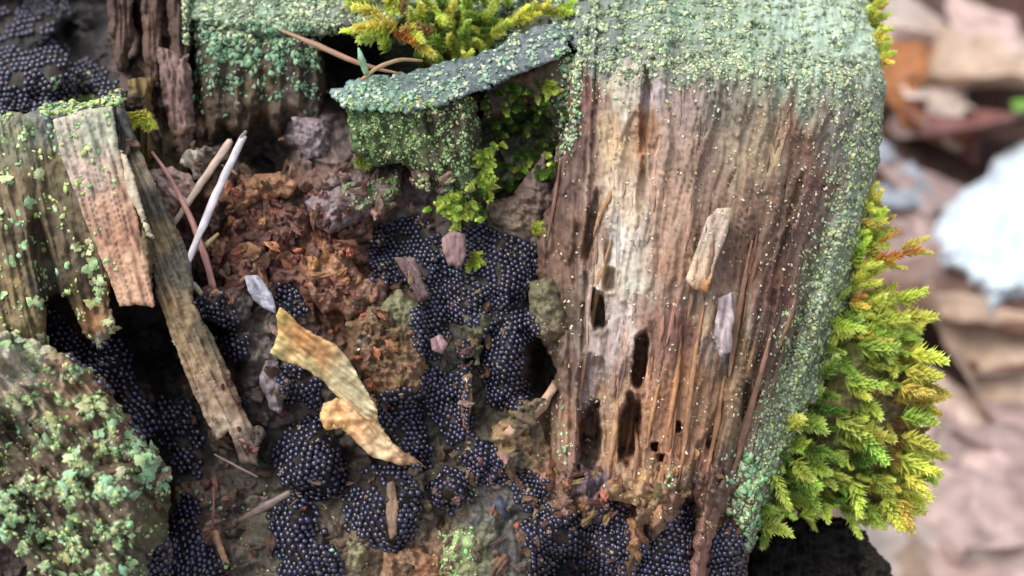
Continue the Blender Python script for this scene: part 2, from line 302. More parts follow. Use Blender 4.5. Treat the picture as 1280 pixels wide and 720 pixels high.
face_c = [(730, 120, (112, 74, 66)), (715, 170, (92, 64, 58)), (700, 250, (96, 68, 60)), (690, 330, (106, 74, 60)), (700, 400, (88, 70, 54)), (715, 470, (104, 74, 62)), (740, 300, (116, 82, 64)), (768, 110, (186, 172, 150)), (775, 180, (190, 160, 124)), (785, 250, (196, 172, 150)),
  (772, 300, (182, 172, 164)), (788, 350, (178, 170, 156)), (770, 350, (184, 160, 138)), (775, 410, (178, 158, 152)), (740, 460, (150, 128, 124)), (757, 500, (172, 132, 98)), (720, 520, (160, 118, 90)), (815, 120, (168, 148, 150)), (808, 170, (150, 104, 74)), (850, 130, (150, 124, 118)),
  (840, 180, (156, 126, 112)), (830, 250, (166, 128, 108)), (870, 200, (140, 110, 94)), (920, 180, (142, 122, 100)), (900, 130, (120, 108, 96)), (960, 190, (160, 134, 104)), (1000, 180, (118, 84, 66)), (1030, 230, (110, 74, 64)), (960, 260, (128, 96, 76)), (835, 330, (150, 110, 88)), (820, 400, (136, 96, 80)), (850, 420, (120, 76, 66)),
  (830, 500, (160, 104, 72)), (860, 480, (160, 112, 76)), (835, 560, (148, 100, 70)), (870, 520, (142, 100, 70)), (775, 560, (166, 122, 88)), (805, 600, (156, 116, 84)), (900, 300, (138, 104, 84)), (890, 400, (150, 122, 96)), (905, 420, (176, 160, 156)), (940, 330, (104, 72, 58)), (970, 350, (112, 76, 62)), (930, 450, (120, 92, 60)), (960, 450, (96, 66, 56)),
  (990, 380, (104, 68, 60)), (1000, 300, (110, 80, 70)), (920, 540, (128, 100, 74)), (900, 600, (112, 84, 74)), (870, 620, (104, 78, 62)), (890, 650, (150, 106, 90)), (870, 700, (150, 104, 92)), (780, 620, (176, 134, 94)), (760, 660, (120, 92, 74)), (740, 600, (104, 84, 96)), (740, 500, (118, 100, 108)), (690, 590, (150, 108, 90)), (665, 540, (150, 112, 84)), (700, 640, (140, 104, 84)),
  (1050, 180, (128, 118, 110)), (1070, 260, (124, 128, 122)), (1030, 360, (120, 128, 110)), (1000, 470, (110, 116, 96)), (960, 560, (104, 96, 80)), (940, 640, (120, 92, 80)), (1080, 130, (130, 132, 116)), (850, 80, (120, 122, 112)), (760, 60, (110, 112, 112)), (720, 20, (112, 120, 118)), (850, 20, (128, 150, 128)), (1000, 20, (168, 186, 168)), (1070, 40, (176, 196, 172)), (1000, 80, (150, 168, 146)), (930, 50, (136, 156, 132)), (800, 20, (122, 136, 122)), (1080, 90, (150, 162, 142))]
EDG = lambda X, Y: ss(.84, .97, (X - XL(Y)) / (XR(Y) - XL(Y)) + .08 * fbm(X / 18, Y / 18, 3, 610) + .05 * ss(250, 600, Y)) * ss(90, 200, Y)
def face_col(X, Y, d, sd):
    q = (X - XL(Y)) / (XR(Y) - XL(Y)); wx = q * 360 + 8 * fbm(X / 60, Y / 120, 2, 4)
    wX = X + 10 * perlin(wx / 9, Y / 90, 80); wY = Y + 34 * perlin(wx / 14, Y / 60, 81)
    c = lin(idw(face_c, wX, wY, 3.6))
    s = .30 * perlin(wx / 12, Y / 180, 83) + .24 * perlin(wx / 4.5, Y / 90, 84) + .22 * fbm(X / 14, Y / 20, 3, 85)
    s = np.where(Y < YF(X) + 5, .5 * fbm(X / 22, Y / 7, 4, 86), s)
    c = c * np.clip(1.16 + .68 * s, .5, 1.7)[..., None]; g_ = c.mean(-1, keepdims=True); c = g_ + (c - g_) * .8; c = c * np.array([.98, 1.02, .97])
    dark = ss(.12, .3, perlin(wx / 10, Y / 120, 87)) * ss(.3, .6, q) * ss(120, 300, Y)
    e_ = (.75 * EDG(X, Y) * ss(-.25, .15, fbm(X / 6, Y / 6, 2, 88)))[..., None]; c = c * (1 - .3 * dark)[..., None]
    return c * (1 - e_) + e_ * lin((138, 158, 128)) * (1 + .4 * fbm(X / 4, Y / 4, 2, 89))[..., None]
FACE = [(700, -79), (1078, -79), (1096, 0), (1101, 60), (1107, 112), (1100, 190), (1082, 280), (1066, 380), (1040, 440), (1024, 500), (990, 570), (966, 625), (946, 672), (934, 700), (928, 662), (905, 640), (890, 680), (872, 740), (866, 790), (856, 790),
        (866, 690), (872, 630), (858, 622), (838, 655), (822, 668), (802, 650), (795, 632), (775, 628), (752, 622), (738, 655), (722, 640), (700, 640), (684, 612), (655, 590), (636, 560), (640, 535), (668, 515), (690, 490), (694, 462), (680, 430), (662, 400), (672, 345), (668, 300), (690, 240), (694, 190), (712, 150), (712, 90), (722, 64), (690, 30), (676, 0), (650, -79)]
relief('wood_face', FACE, face_depth, face_col, M_wood, stump, edge=4, rnd=(16, .35), back=3.0, seed=3, split=(lambda X, Y: Y < YF(X), 'cut_top'))
# -- crusty bar across the middle and the block hanging below it
YB = lambda X: np.interp(X, [400, 430, 500, 540, 600, 690, 715], [128, 136, 140, 132, 112, 76, 62])
bar_c = [(430, 115, (118, 140, 138)), (520, 115, (92, 104, 106)), (600, 85, (88, 96, 100)), (680, 50, (96, 102, 108)), (470, 130, (108, 140, 122))]
def soft(c):
    g_ = c.mean(-1, keepdims=True); return (g_ + (c - g_) * .86) * np.array([.98, 1.02, .95])
def plaincol(pts, seed=0, amp=.5, sc=9, warp=14):
    return lambda X, Y, d, sd: 1.15 * soft(tint(pts, X, Y, warp, 3.5, seed)) * np.clip(1 + amp * 1.5 * fbm(X / sc, Y / sc, 4, seed + 9), .3, 1.9)[..., None]
relief('bark_bar', [(408, 114), (440, 100), (515, 90), (560, 78), (600, 66), (650, 42), (690, 28), (716, 40), (714, 64), (690, 78), (640, 96), (600, 114), (545, 134), (490, 141), (430, 134)],
       lambda X, Y, sd: -.1 + 1.15 * (YB(X) - Y) / 100 + .07 * fbm(X / 14, Y / 9, 4, 50) + .06 * fbm(X / 5, Y / 4, 3, 49) + .3 * ss(600, 720, X), plaincol(bar_c, 51, .7, 6), M_wood, stump, edge=6, rnd=(9, .12), back=1.4, seed=5)
blk_c = [(450, 160, (84, 104, 62)), (500, 180, (76, 90, 54)), (560, 160, (70, 66, 50)), (590, 220, (80, 88, 62)), (540, 210, (80, 72, 54))]
relief('hanging_block', [(428, 124), (520, 126), (586, 112), (600, 150), (604, 236), (590, 256), (560, 250), (534, 222), (500, 204), (468, 206), (440, 190), (436, 150)],
       lambda X, Y, sd: .02 + .25 * ss(580, 600, X) + .12 * fbm(X / 26, Y / 40, 4, 55) + .13 * perlin((X - .45 * Y) / 10, Y / 60, 56) + .05 * perlin((X - .45 * Y) / 4, Y / 30, 54) + .002 * (Y - 130), plaincol(blk_c, 57), M_wood, stump, edge=4, rnd=(16, .35), back=1.6, seed=6)
relief('under_bar_wood', [(600, 104), (700, 64), (722, 70), (716, 150), (700, 190), (690, 150), (660, 130), (630, 150), (604, 150)],
       lambda X, Y, sd: .35 + .004 * (Y - 80) + .12 * fbm(X / 20, Y / 30, 4, 58), plaincol([(620, 120, (66, 52, 42)), (700, 130, (76, 70, 56)), (650, 100, (90, 66, 48))], 59), M_wood, stump, edge=4, rnd=(14, .3), back=1.2, seed=8)
# -- back rim and lichened column, upper centre
rim_c = [(250, 10, (150, 170, 150)), (330, 20, (120, 140, 122)), (420, 20, (110, 118, 112)), (540, 10, (120, 136, 130)), (600, 0, (112, 118, 124)), (300, 40, (104, 112, 96)), (420, 40, (60, 56, 52))]
relief('back_rim', [(228, -79), (660, -79), (650, 0), (612, 22), (560, 24), (500, 28), (425, 42), (360, 48), (330, 44), (270, 34), (236, 24)],
       lambda X, Y, sd: 1.0 + 1.1 * np.maximum(30 - Y, 0) / 100 + .14 * fbm(X / 22, Y / 14, 4, 63) + .04 * fbm(X / 5, Y / 4.5, 2, 62), plaincol(rim_c, 64), M_wood, stump, edge=5, rnd=(12, .3), back=1.2, seed=9)
col_c = [(270, 60, (96, 90, 76)), (320, 110, (104, 84, 62)), (370, 80, (76, 62, 54)), (290, 150, (84, 66, 50)), (360, 150, (92, 74, 60)), (385, 190, (112, 96, 100))]
relief('inner_column', [(238, 20), (330, 36), (400, 44), (408, 100), (402, 150), (410, 215), (385, 205), (368, 150), (345, 170), (322, 150), (305, 178), (280, 160), (262, 190), (250, 120)],
       lambda X, Y, sd: 1.05 + .2 * fbm(X / 20, Y / 34, 4, 66) + .16 * perlin(X / 20, Y / 120, 67) + .05 * perlin(X / 6, Y / 60, 65), plaincol([(a, b, tuple(.82 * k for k in c)) for a, b, c in col_c], 68), M_wood, stump, edge=4, rnd=(22, .5), back=1.2, seed=10)
def chunk(name, poly, d0, cols, seed, tilt=(0, 0), rnd=(10, .2), amp=.09, edge=3, back=.5, mat=None, parent=stump, sc=12, camp=.5, grain=False):
    cx = sum(p[0] for p in poly) / len(poly); cy = sum(p[1] for p in poly) / len(poly)
    if grain:                                                                         # ridges and tears along the long axis of the piece
        pc = np.array(poly, float) - (cx, cy); ax = np.linalg.svd(pc, full_matrices=False)[2][0]
        al = lambda X, Y: (X - cx) * ax[0] + (Y - cy) * ax[1]; ac = lambda X, Y: (X - cx) * ax[1] - (Y - cy) * ax[0]
        gn = lambda X, Y: perlin(ac(X, Y) / 5, al(X, Y) / 45, seed) + .6 * perlin(ac(X, Y) / 2.6, al(X, Y) / 26, seed + 1) + .5 * fbm(X / 16, Y / 16, 3, seed + 2)
        return relief(name, poly, lambda X, Y, sd: d0 + tilt[0] * (X - cx) / 100 + tilt[1] * (Y - cy) / 100 + amp * .5 * gn(X, Y), lambda X, Y, d, sd: tint(cols, X, Y, 8, 3, seed + 3) * np.clip(1 + camp * gn(X, Y), .4, 1.7)[..., None],
                      mat or M_wood, parent, edge=edge * .7, escale=30, rnd=rnd, back=back, seed=seed)
    return relief(name, poly, lambda X, Y, sd: d0 + tilt[0] * (X - cx) / 100 + tilt[1] * (Y - cy) / 100 + amp * fbm(X / sc, Y / sc, 4, seed, .6), plaincol(cols, seed + 3, camp), mat or M_frass, parent, edge=edge, rnd=rnd, back=back, seed=seed)
# fibres standing in the upper left
for i, (pts, c) in enumerate([([(132, -79), (168, -79), (166, 40), (156, 90), (146, 90), (136, 40)], (92, 72, 62)), ([(176, -79), (206, -79), (204, 60), (196, 110), (178, 70)], (100, 78, 66)),
                  ([(206, -79), (236, -79), (240, 60), (228, 110), (212, 60)], (84, 66, 56)), ([(196, 60), (238, 66), (244, 160), (236, 226), (214, 170), (204, 120)], (128, 104, 96)), ([(160, 100), (190, 96), (196, 190), (176, 216), (160, 170)], (110, 92, 56))]):
    chunk('wood_fibre', pts, 1.35 - .12 * i, [(150, 50, c), (220, 200, c)], 900 + 5 * i, rnd=(12, .3), amp=.22, edge=5, back=1.0, grain=True)
# -- left block, the pale slab and the long splinter
lb_c = [(20, 170, (132, 124, 106)), (20, 250, (128, 104, 82)), (60, 220, (110, 92, 70)), (50, 300, (98, 78, 64)), (80, 300, (100, 80, 64)), (60, 350, (84, 74, 70)), (100, 360, (96, 76, 58)), (20, 360, (134, 108, 78)), (120, 405, (150, 100, 66)), (128, 425, (180, 168, 160)), (30, 400, (126, 104, 76)), (60, 145, (104, 104, 110)), (150, 150, (96, 90, 88)), (120, 300, (110, 90, 70))]
def lb_depth(X, Y, sd):
    g = X - .22 * (Y - 140)
    d = -.25 + .03 * perlin(g / 3.2, Y / 46, 99) +   .035 * np.clip(1 - np.abs(perlin(g / 16, Y / 150, 98)) * 9, 0, 1) + .12 * perlin(g / 26, Y / 200, 100) + .06 * perlin(g / 8, Y / 90, 101) + .08 * fbm(X / 24, Y / 30, 4, 102) + .004 * np.maximum(150 - Y, 0)
    d = d + .35 * ss(1.1, .5, np.hypot((g - 14) / 15, (Y - 335) / 75)) + .25 * ss(30, 90, X) * ss(300, 400, Y)
    return d
relief('left_block', [(-79, 138), (20, 140), (62, 134), (100, 128), (152, 116), (160, 150), (190, 300), (192, 376), (160, 376), (140, 350), (136, 380), (148, 412), (126, 436), (104, 416), (86, 372), (70, 366), (56, 376), (64, 440), (40, 470), (-79, 440)],
       lb_depth, lambda X, Y, d, sd: plaincol(lb_c, 104, .4, 12)(X, Y, d, sd) * np.array([.88, .94, .86]), M_wood, stump, edge=4, rnd=(14, .3), back=2.2, seed=30)
sl_c = [(90, 170, (178, 166, 150)), (110, 220, (184, 158, 146)), (135, 260, (180, 138, 116)), (160, 340, (196, 150, 122)), (130, 160, (170, 170, 150)), (150, 290, (170, 122, 98))]
relief('pale_slab', [(66, 150), (96, 140), (140, 132), (148, 180), (166, 250), (184, 320), (193, 384), (170, 381), (150, 384), (134, 340), (112, 290), (94, 240), (78, 200)],
       lambda X, Y, sd: -.52 + .022 * perlin((X - .27 * Y) / 3, Y / 40, 109) + .03 * np.clip(1 - np.abs(perlin((X - .27 * Y) / 9, Y / 120, 108)) * 8, 0, 1) + .04 * perlin((X - .27 * Y) / 10, Y / 160, 110) + .03 * fbm(X / 10, Y / 16, 4, 111) + .0012 * (Y - 130), plaincol(sl_c, 112, .35, 10), M_wood, stump, edge=1.5, rnd=(4, .1), back=.3, seed=31)
sp_c = [(165, 170, (86, 82, 82)), (200, 250, (84, 76, 70)), (225, 330, (92, 84, 74)), (175, 215, (170, 150, 124)), (190, 300, (140, 116, 84)), (215, 400, (146, 118, 86)), (240, 450, (160, 130, 100)), (265, 420, (96, 82, 66)), (262, 500, (158, 130, 108)), (285, 530, (176, 150, 130)), (300, 560, (104, 84, 78)), (300, 500, (120, 92, 72))]
relief('long_splinter', [(142, 124), (158, 140), (176, 190), (204, 250), (238, 320), (244, 380), (272, 430), (300, 500), (318, 540), (324, 584), (300, 578), (286, 538), (272, 548), (254, 520), (236, 478), (214, 420), (196, 370), (184, 310), (166, 230), (150, 170)],
       lambda X, Y, sd: -.35 + .0016 * (Y - 130) + .05 * perlin((X - .42 * Y) / 7, Y / 120, 115) + .035 * perlin((X - .42 * Y) / 3.2, Y / 50, 114) + .05 * np.clip(1 - np.abs(perlin((X - .42 * Y) / 12, Y / 160, 113)) * 9, 0, 1) + .05 * fbm(X / 12, Y / 16, 4, 116) + .25 * ss(150, 205, X - .45 * (Y - 130) + 20), plaincol(sp_c, 117, .4, 9, 6), M_wood, stump, edge=2.5, rnd=(6, .12), back=.45, seed=32)
relief('thin_splinter', [(150, 180), (166, 215), (188, 290), (196, 300), (186, 296), (160, 240)], lambda X, Y, sd: -.48 + .03 * fbm(X / 10, Y / 16, 3, 118), plaincol([(170, 240, (186, 168, 146))], 119, .3), M_wood, stump, edge=1.5, rnd=(4, .1), back=.2, seed=33)
# -- mound in the lower left
mo_c = [(20, 455, (176, 160, 150)), (40, 500, (150, 128, 112)), (100, 480, (124, 96, 74)), (30, 560, (84, 68, 56)), (60, 600, (92, 72, 60)), (120, 560, (112, 90, 74)), (190, 600, (96, 78, 66)), (195, 650, (98, 92, 66)), (150, 640, (102, 88, 74)), (90, 680, (96, 82, 66)), (30, 640, (70, 58, 48)), (190, 700, (100, 92, 78)), (140, 470, (130, 92, 66))]
MOC = lambda X, Y: ss(-.02, .14, fbm(X / 26, Y / 26, 3, 700)) * ss(-.3, .1, fbm(X / 7, Y / 7, 2, 129)) * (1 - .9 * ss(150, 190, X) * ss(600, 630, Y)) * (1 - np.exp(-(((X - 15) / 30) ** 2 + ((Y - 460) / 32) ** 2))) * (1 - .9 * np.exp(-(((X - 15) / 44) ** 2 + ((Y - 560) / 40) ** 2)))
def mo_depth(X, Y, sd):
    d = -1.05 + .45 * ss(70, 0, sd) * ss(40, 140, X) + .2 * fbm(X / 50, Y / 50, 3, 121) + .09 * fbm(X / 14, Y / 14, 4, 122)
    d = d + .55 * ss(1.2, .3, np.hypot((X + 4 + .4 * (Y - 565)) / 50, (Y - 562) / 50) + .35 * fbm(X / 22, Y / 22, 3, 125)) + .16 * perlin((X - .9 * Y) / 20, (X + Y) / 160, 126) + .07 * perlin((X - .9 * Y) / 8, (X + Y) / 70, 127) + .35 * ss(160, 205, X) * ss(600, 640, Y)
    f1, f2, f3 = cells((X - .8 * Y) / 60 + .5 * fbm(X / 40, Y / 40, 2, 128), (Y + .5 * X) / 110, 129)
    return d - .38 * (f3 - .5) * ss(0, .1, f2) - .035 * MOC(X, Y)
relief('lichened_mound', [(-79, 428), (20, 418), (50, 430), (84, 440), (124, 470), (150, 505), (180, 545), (206, 580), (216, 612), (210, 650), (214, 700), (200, 790), (40, 790), (30, 700), (0, 672), (-79, 660)], mo_depth, lambda X, Y, d, sd: (lambda m_, b_: b_ * (1 - m_) + m_ * lin((164, 192, 138)) * (1 + .4 * fbm(X / 5, Y / 5, 2, 124))[..., None])(.8 * MOC(X, Y)[..., None], plaincol(mo_c, 123, .4, 12)(X, Y, d, sd)), M_wood, stump, edge=5, rnd=(14, .35), back=2.0, seed=34)
# -- hollow at the lower right, its shade painted as a near-black piece, and pieces of loose rotten wood
relief('hollow_shade', [(936, 676), (960, 650), (1010, 640), (1066, 650), (1092, 672), (1106, 700), (1124, 750), (1120, 790), (926, 790)],
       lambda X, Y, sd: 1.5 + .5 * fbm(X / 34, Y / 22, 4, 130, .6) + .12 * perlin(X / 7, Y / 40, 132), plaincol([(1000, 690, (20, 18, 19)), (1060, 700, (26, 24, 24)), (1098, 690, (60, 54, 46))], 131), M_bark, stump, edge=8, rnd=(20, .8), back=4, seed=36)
chunk('crumbling_lump', [(432, 405), (468, 378), (500, 362), (524, 380), (538, 420), (530, 470), (534, 492), (500, 500), (480, 505), (462, 480), (436, 452)], .1, [(500, 380, (124, 120, 88)), (470, 420, (112, 82, 58)), (500, 440, (128, 98, 66)), (470, 470, (118, 84, 58)), (520, 470, (132, 98, 72))], 200, rnd=(22, .4), amp=.22, back=.8)
chunk('rust_brown_flap', [(384, 322), (404, 308), (436, 308), (438, 326), (456, 344), (484, 352), (486, 374), (462, 388), (436, 402), (424, 386), (404, 392), (392, 374), (382, 350)], .25, [(410, 320, (160, 108, 72)), (400, 370, (130, 88, 68)), (440, 350, (120, 80, 64)), (470, 370, (106, 72, 62)), (410, 340, (164, 120, 90))], 210, rnd=(12, .25), amp=.25, sc=18)
chunk('rust_brown_flap', [(290, 240), (318, 218), (350, 216), (372, 232), (360, 250), (330, 246), (304, 262)], .55, [(330, 230, (146, 102, 70))], 212, rnd=(12, .25), amp=.2)
chunk('rust_brown_flap', [(312, 262), (350, 250), (384, 262), (388, 290), (360, 310), (326, 300)], .6, [(330, 270, (122, 74, 58)), (370, 290, (104, 66, 58))], 214, rnd=(14, .25), amp=.28)
chunk('grey_flake', [(380, 252), (420, 234), (462, 226), (500, 214), (504, 240), (478, 262), (440, 282), (410, 292), (392, 280)], .55, [(400, 260, (140, 118, 124)), (450, 240, (124, 104, 102)), (490, 225, (110, 88, 80))], 216, rnd=(14, .3), amp=.2)
chunk('grey_flake', [(366, 148), (400, 146), (414, 165), (408, 195), (386, 200), (370, 180)], .9, [(390, 170, (132, 114, 122))], 218, rnd=(12, .3), amp=.18)
chunk('pale_flake', [(306, 346), (322, 342), (340, 366), (346, 392), (330, 386), (312, 366)], .2, [(325, 365, (176, 174, 184))], 220, rnd=(6, .12), amp=.12, grain=True)
chunk('grey_flake', [(244, 366), (300, 356), (318, 374), (310, 400), (280, 408), (252, 398)], .55, [(270, 380, (96, 82, 76))], 222, rnd=(12, .25), amp=.18)
chunk('grey_flake', [(330, 448), (348, 452), (356, 480), (352, 520), (338, 510), (326, 480)], .4, [(340, 480, (120, 106, 112))], 224, rnd=(8, .2), amp=.15)
chunk('brown_knob', [(614, 532), (640, 520), (668, 528), (690, 560), (700, 600), (690, 628), (668, 600), (650, 580), (640, 600), (620, 580)], .0, [(640, 540, (150, 116, 82)), (660, 560, (120, 96, 70)), (680, 600, (158, 112, 92))], 226, rnd=(14, .25), amp=.28, sc=16)
chunk('curled_lip', [(628, 542), (650, 515), (676, 498), (690, 478), (697, 486), (684, 510), (664, 530), (642, 548)], -.15, [(660, 520, (176, 146, 120))], 228, rnd=(6, .12), amp=.08, edge=2, grain=True)
chunk('wood_knob', [(612, 628), (624, 618), (640, 628), (638, 648), (620, 652)], .05, [(625, 635, (70, 76, 96))], 230, rnd=(16, .3), amp=.03, edge=1)
chunk('rotten_wood_piece', [(556, 668), (590, 660), (606, 668), (604, 700), (596, 740), (560, 740), (552, 700)], .0, [(570, 680, (150, 172, 112)), (590, 700, (120, 120, 78)), (575, 720, (130, 130, 90))], 232, rnd=(12, .25), amp=.1)
chunk('rotten_wood_piece', [(480, 690), (520, 684), (548, 690), (552, 720), (540, 760), (470, 760)], .0, [(500, 700, (140, 104, 78)), (540, 700, (150, 100, 70))], 234, rnd=(14, .3), amp=.24)
chunk('rotten_wood_piece', [(430, 672), (448, 668), (462, 690), (450, 720), (432, 710)], .1, [(445, 690, (130, 120, 90))], 236, rnd=(10, .2), amp=.16)
chunk('rotten_wood_piece', [(784, 650), (800, 644), (808, 672), (800, 700), (784, 738), (772, 740), (774, 700), (778, 670)], -.1, [(790, 680, (150, 104, 68)), (780, 720, (160, 116, 70))], 238, rnd=(10, .25), amp=.14, back=.6)
chunk('rotten_wood_piece', [(826, 610), (850, 600), (852, 640), (838, 686), (826, 684), (818, 640)], -.1, [(835, 650, (116, 100, 70))], 240, rnd=(12, .25), amp=.16, back=.6)
chunk('rotten_wood_piece', [(736, 590), (762, 586), (768, 640), (750, 660), (736, 640)], -.02, [(750, 620, (108, 92, 104))], 242, rnd=(12, .25), amp=.1, back=.6)
chunk('rotten_wood_piece', [(796, 580), (816, 588), (812, 620), (796, 632), (780, 622), (782, 600)], -.35, [(796, 610, (184, 140, 96))], 244, rnd=(10, .2), amp=.14, back=.4)
chunk('wood_strip', [(868, 560), (884, 556), (906, 600), (896, 640), (884, 700), (876, 790), (858, 790), (866, 700), (874, 640), (860, 600)], .0, [(885, 620, (160, 116, 102)), (872, 700, (150, 106, 92))], 246, rnd=(10, .25), amp=.12, back=.6, mat=M_wood, grain=True)
chunk('wood_strip', [(604, 668), (640, 660), (656, 680), (650, 790), (600, 790)], .1, [(625, 700, (98, 94, 92))], 248, rnd=(16, .3), amp=.16, grain=True)
chunk('brown_sliver', [(578, 470), (590, 466), (590, 500), (584, 540), (576, 520)], .1, [(583, 500, (140, 104, 76))], 250, rnd=(5, .1), amp=.06, edge=1.5, grain=True)
chunk('brown_sliver', [(262, 664), (272, 662), (288, 706), (278, 702)], .35, [(275, 690, (170, 134, 106))], 252, rnd=(5, .1), amp=.05, edge=1, grain=True)
chunk('olive_wood_lump', [(578, 392), (606, 385), (616, 400), (602, 430), (598, 460), (590, 440), (580, 415)], .35, [(600, 400, (88, 84, 62))], 254, rnd=(12, .25), amp=.2)
chunk('olive_wood_lump', [(662, 352), (690, 345), (704, 380), (712, 410), (690, 430), (670, 420), (660, 385)], -.1, [(680, 380, (104, 96, 70)), (700, 410, (110, 90, 70))], 256, rnd=(16, .35), amp=.16, back=.8)
chunk('grey_flake', [(606, 250), (640, 245), (680, 190), (694, 250), (672, 290), (640, 296), (616, 276)], .55, [(650, 240, (104, 80, 72)), (680, 215, (110, 88, 86)), (640, 285, (120, 100, 84))], 258, rnd=(14, .3), amp=.18)
FLK = [((862, 346), (880, 290), (896, 262), (914, 258), (908, 300), (892, 340), (884, 366), (866, 362))]
chunk('pale_flake', [(858, 348), (870, 312), (884, 272), (896, 260), (914, 260), (908, 296), (893, 332), (884, 366), (866, 361)], -.62, [(885, 290, (186, 168, 150)), (872, 345, (194, 172, 146)), (884, 362, (176, 126, 84))], 260, rnd=(3, .08), amp=.06, edge=1.5, back=.14, mat=M_wood, grain=True)
chunk('silvery_flake', [(898, 372), (914, 366), (918, 400), (914, 440), (900, 448), (892, 420)], -.42, [(905, 400, (176, 160, 160))], 262, rnd=(4, .1), amp=.12, edge=3, back=.12, mat=M_wood, sc=7, grain=True)
chunk('pale_flake', [(240, 212), (226, 204), (232, 188), (248, 184), (262, 200), (258, 226), (240, 226)], .7, [(245, 205, (176, 168, 152))], 264, rnd=(8, .2), amp=.12, grain=True)
chunk('pink_brown_flake', [(174, 212), (214, 210), (240, 220), (250, 240), (226, 258), (210, 290), (198, 262)], .7, [(210, 225, (184, 150, 142)), (208, 270, (150, 108, 84))], 266, rnd=(8, .2), amp=.14)
FP = [(250, 480, 225, 400, 46, [(126, 82, 62), (108, 70, 56), (92, 60, 52), (144, 104, 78), (110, 90, 82), (118, 76, 62)]), (200, 470, 420, 700, 34, [(96, 78, 66), (110, 90, 76), (80, 66, 60), (120, 104, 98)]),
      (440, 700, 560, 720, 34, [(120, 96, 76), (104, 88, 70), (90, 80, 66), (140, 108, 86)]), (560, 700, 400, 560, 12, [(90, 80, 62), (104, 88, 68)]), (690, 930, 580, 710, 26, [(150, 114, 84), (130, 96, 76), (120, 92, 70)]),
      (410, 560, 200, 290, 14, [(120, 98, 96), (104, 82, 74), (130, 104, 90)]), (-20, 130, -20, 60, 8, [(44, 38, 38), (60, 50, 46)]), (150, 420, 120, 230, 14, [(96, 76, 62), (80, 64, 54), (110, 92, 84)])]
for bi, (x0, x1, y0, y1, n_, pal) in enumerate(FP):
    for i in range(n_):
        x = RNG.uniform(x0, x1); y = RNG.uniform(y0, y1); z0 = float(zat(x, y)); R0 = RNG.uniform(7, 22); an = RNG.uniform(0, 3.14); asp = RNG.uniform(.35, .8)
        if z0 > 2.4: continue
        pl = []
        for a in np.arange(9) / 9 * 2 * np.pi:
            r_ = R0 * RNG.uniform(.65, 1.2); u, v = r_ * math.cos(a), asp * r_ * math.sin(a); pl.append((x + u * math.cos(an) - v * math.sin(an), y + u * math.sin(an) + v * math.cos(an)))
        c_ = np.array(pal[RNG.integers(len(pal))]) * RNG.uniform(.85, 1.15)
        chunk('wood_flap', pl, z0 - .04 - RNG.uniform(0, .08), [(x, y, c_)], 1000 + 7 * (bi * 50 + i) % 2800, (RNG.normal(0, .7), RNG.normal(0, .7)), (5, .1), .16, 2, .22, sc=9, grain=bool(RNG.random() < .5))
# long torn fibres along the grain of the wood face
def wpath(pts, rad, name, mat, col, parent=None, lift=0., flat=.5, seg=7, rough=.25, seed=0):
    """tapered uneven stalk along picture-grid points (x, y, depth)"""
    pts = np.array(pts, float); n = 16; s = np.linspace(0, 1, n); k = np.linspace(0, 1, len(pts))
    c = np.stack([np.interp(s, k, pts[:, i]) for i in range(3)], -1)
    for _ in range(2): c[1:-1] = (c[:-2] + 2 * c[1:-1] + c[2:]) / 4
    P = W(c[:, 0], c[:, 1], c[:, 2] - lift); r = np.interp(s, np.linspace(0, 1, len(rad)), rad) / 100
    rr = np.random.default_rng(seed + 900); T = np.gradient(P, axis=0); T /= np.linalg.norm(T, axis=1)[:, None]
    vd = np.array([0, cp, -sp]); A = np.cross(T, vd); A /= np.linalg.norm(A, axis=1)[:, None] + 1e-9; B = np.cross(T, A)
    an = np.arange(seg) / seg * 2 * np.pi
    jit = 1 + rough * rr.uniform(-1, 1, (n, seg)); V = P[:, None] + (r[:, None] * jit)[..., None] * (A[:, None] * np.cos(an)[None, :, None] + flat * B[:, None] * np.sin(an)[None, :, None])
    V = V.reshape(-1, 3); F = []
    for i in range(n - 1):
        for j in range(seg): F.append((i * seg + j, i * seg + (j + 1) % seg, (i + 1) * seg + (j + 1) % seg, (i + 1) * seg + j))
    V = np.concatenate([V, P[:1] - T[:1] * r[0] * .6, P[-1:] + T[-1:] * r[-1] * .6]); a, b = len(V) - 2, len(V) - 1
    for j in range(seg): F.append((j, a, a, (j + 1) % seg)) if False else None
    F = np.array(F); cap = []
    for j in range(seg): cap.append((a, (j + 1) % seg, j)); cap.append((b, (n - 1) * seg + j, (n - 1) * seg + (j + 1) % seg))
    tri = np.concatenate([F[:, [0, 1, 2]], F[:, [0, 2, 3]], np.array(cap)])
    C = lin(col)[None] * (1 + .25 * rr.uniform(-1, 1, (len(V), 1)))
    return mesh(name, V, tri, mat, parent, C)
fib = []
for i in range(70):
    q = RNG.uniform(.02, .86); y0 = RNG.uniform(110, 560); L = RNG.uniform(30, 110)
    ys = np.linspace(y0, min(y0 + L, 640), 5); xs = XL(ys) + q * (XR(ys) - XL(ys)) + RNG.normal(0, 1.5, 5)
    c = lin(idw(face_c, np.array([xs[2]]), np.array([ys[2]]), 3))[0] ** (1 / 2.4) * 255 * RNG.uniform(.8, 1.15)
    wpath(np.c_[xs, ys, zat(xs, ys)], [.6, RNG.uniform(1.8, 4), RNG.uniform(1.5, 4), .6], 'torn_fibre', M_wood, np.clip(c, 0, 255), stump, .0, .45, 6, .3, i)
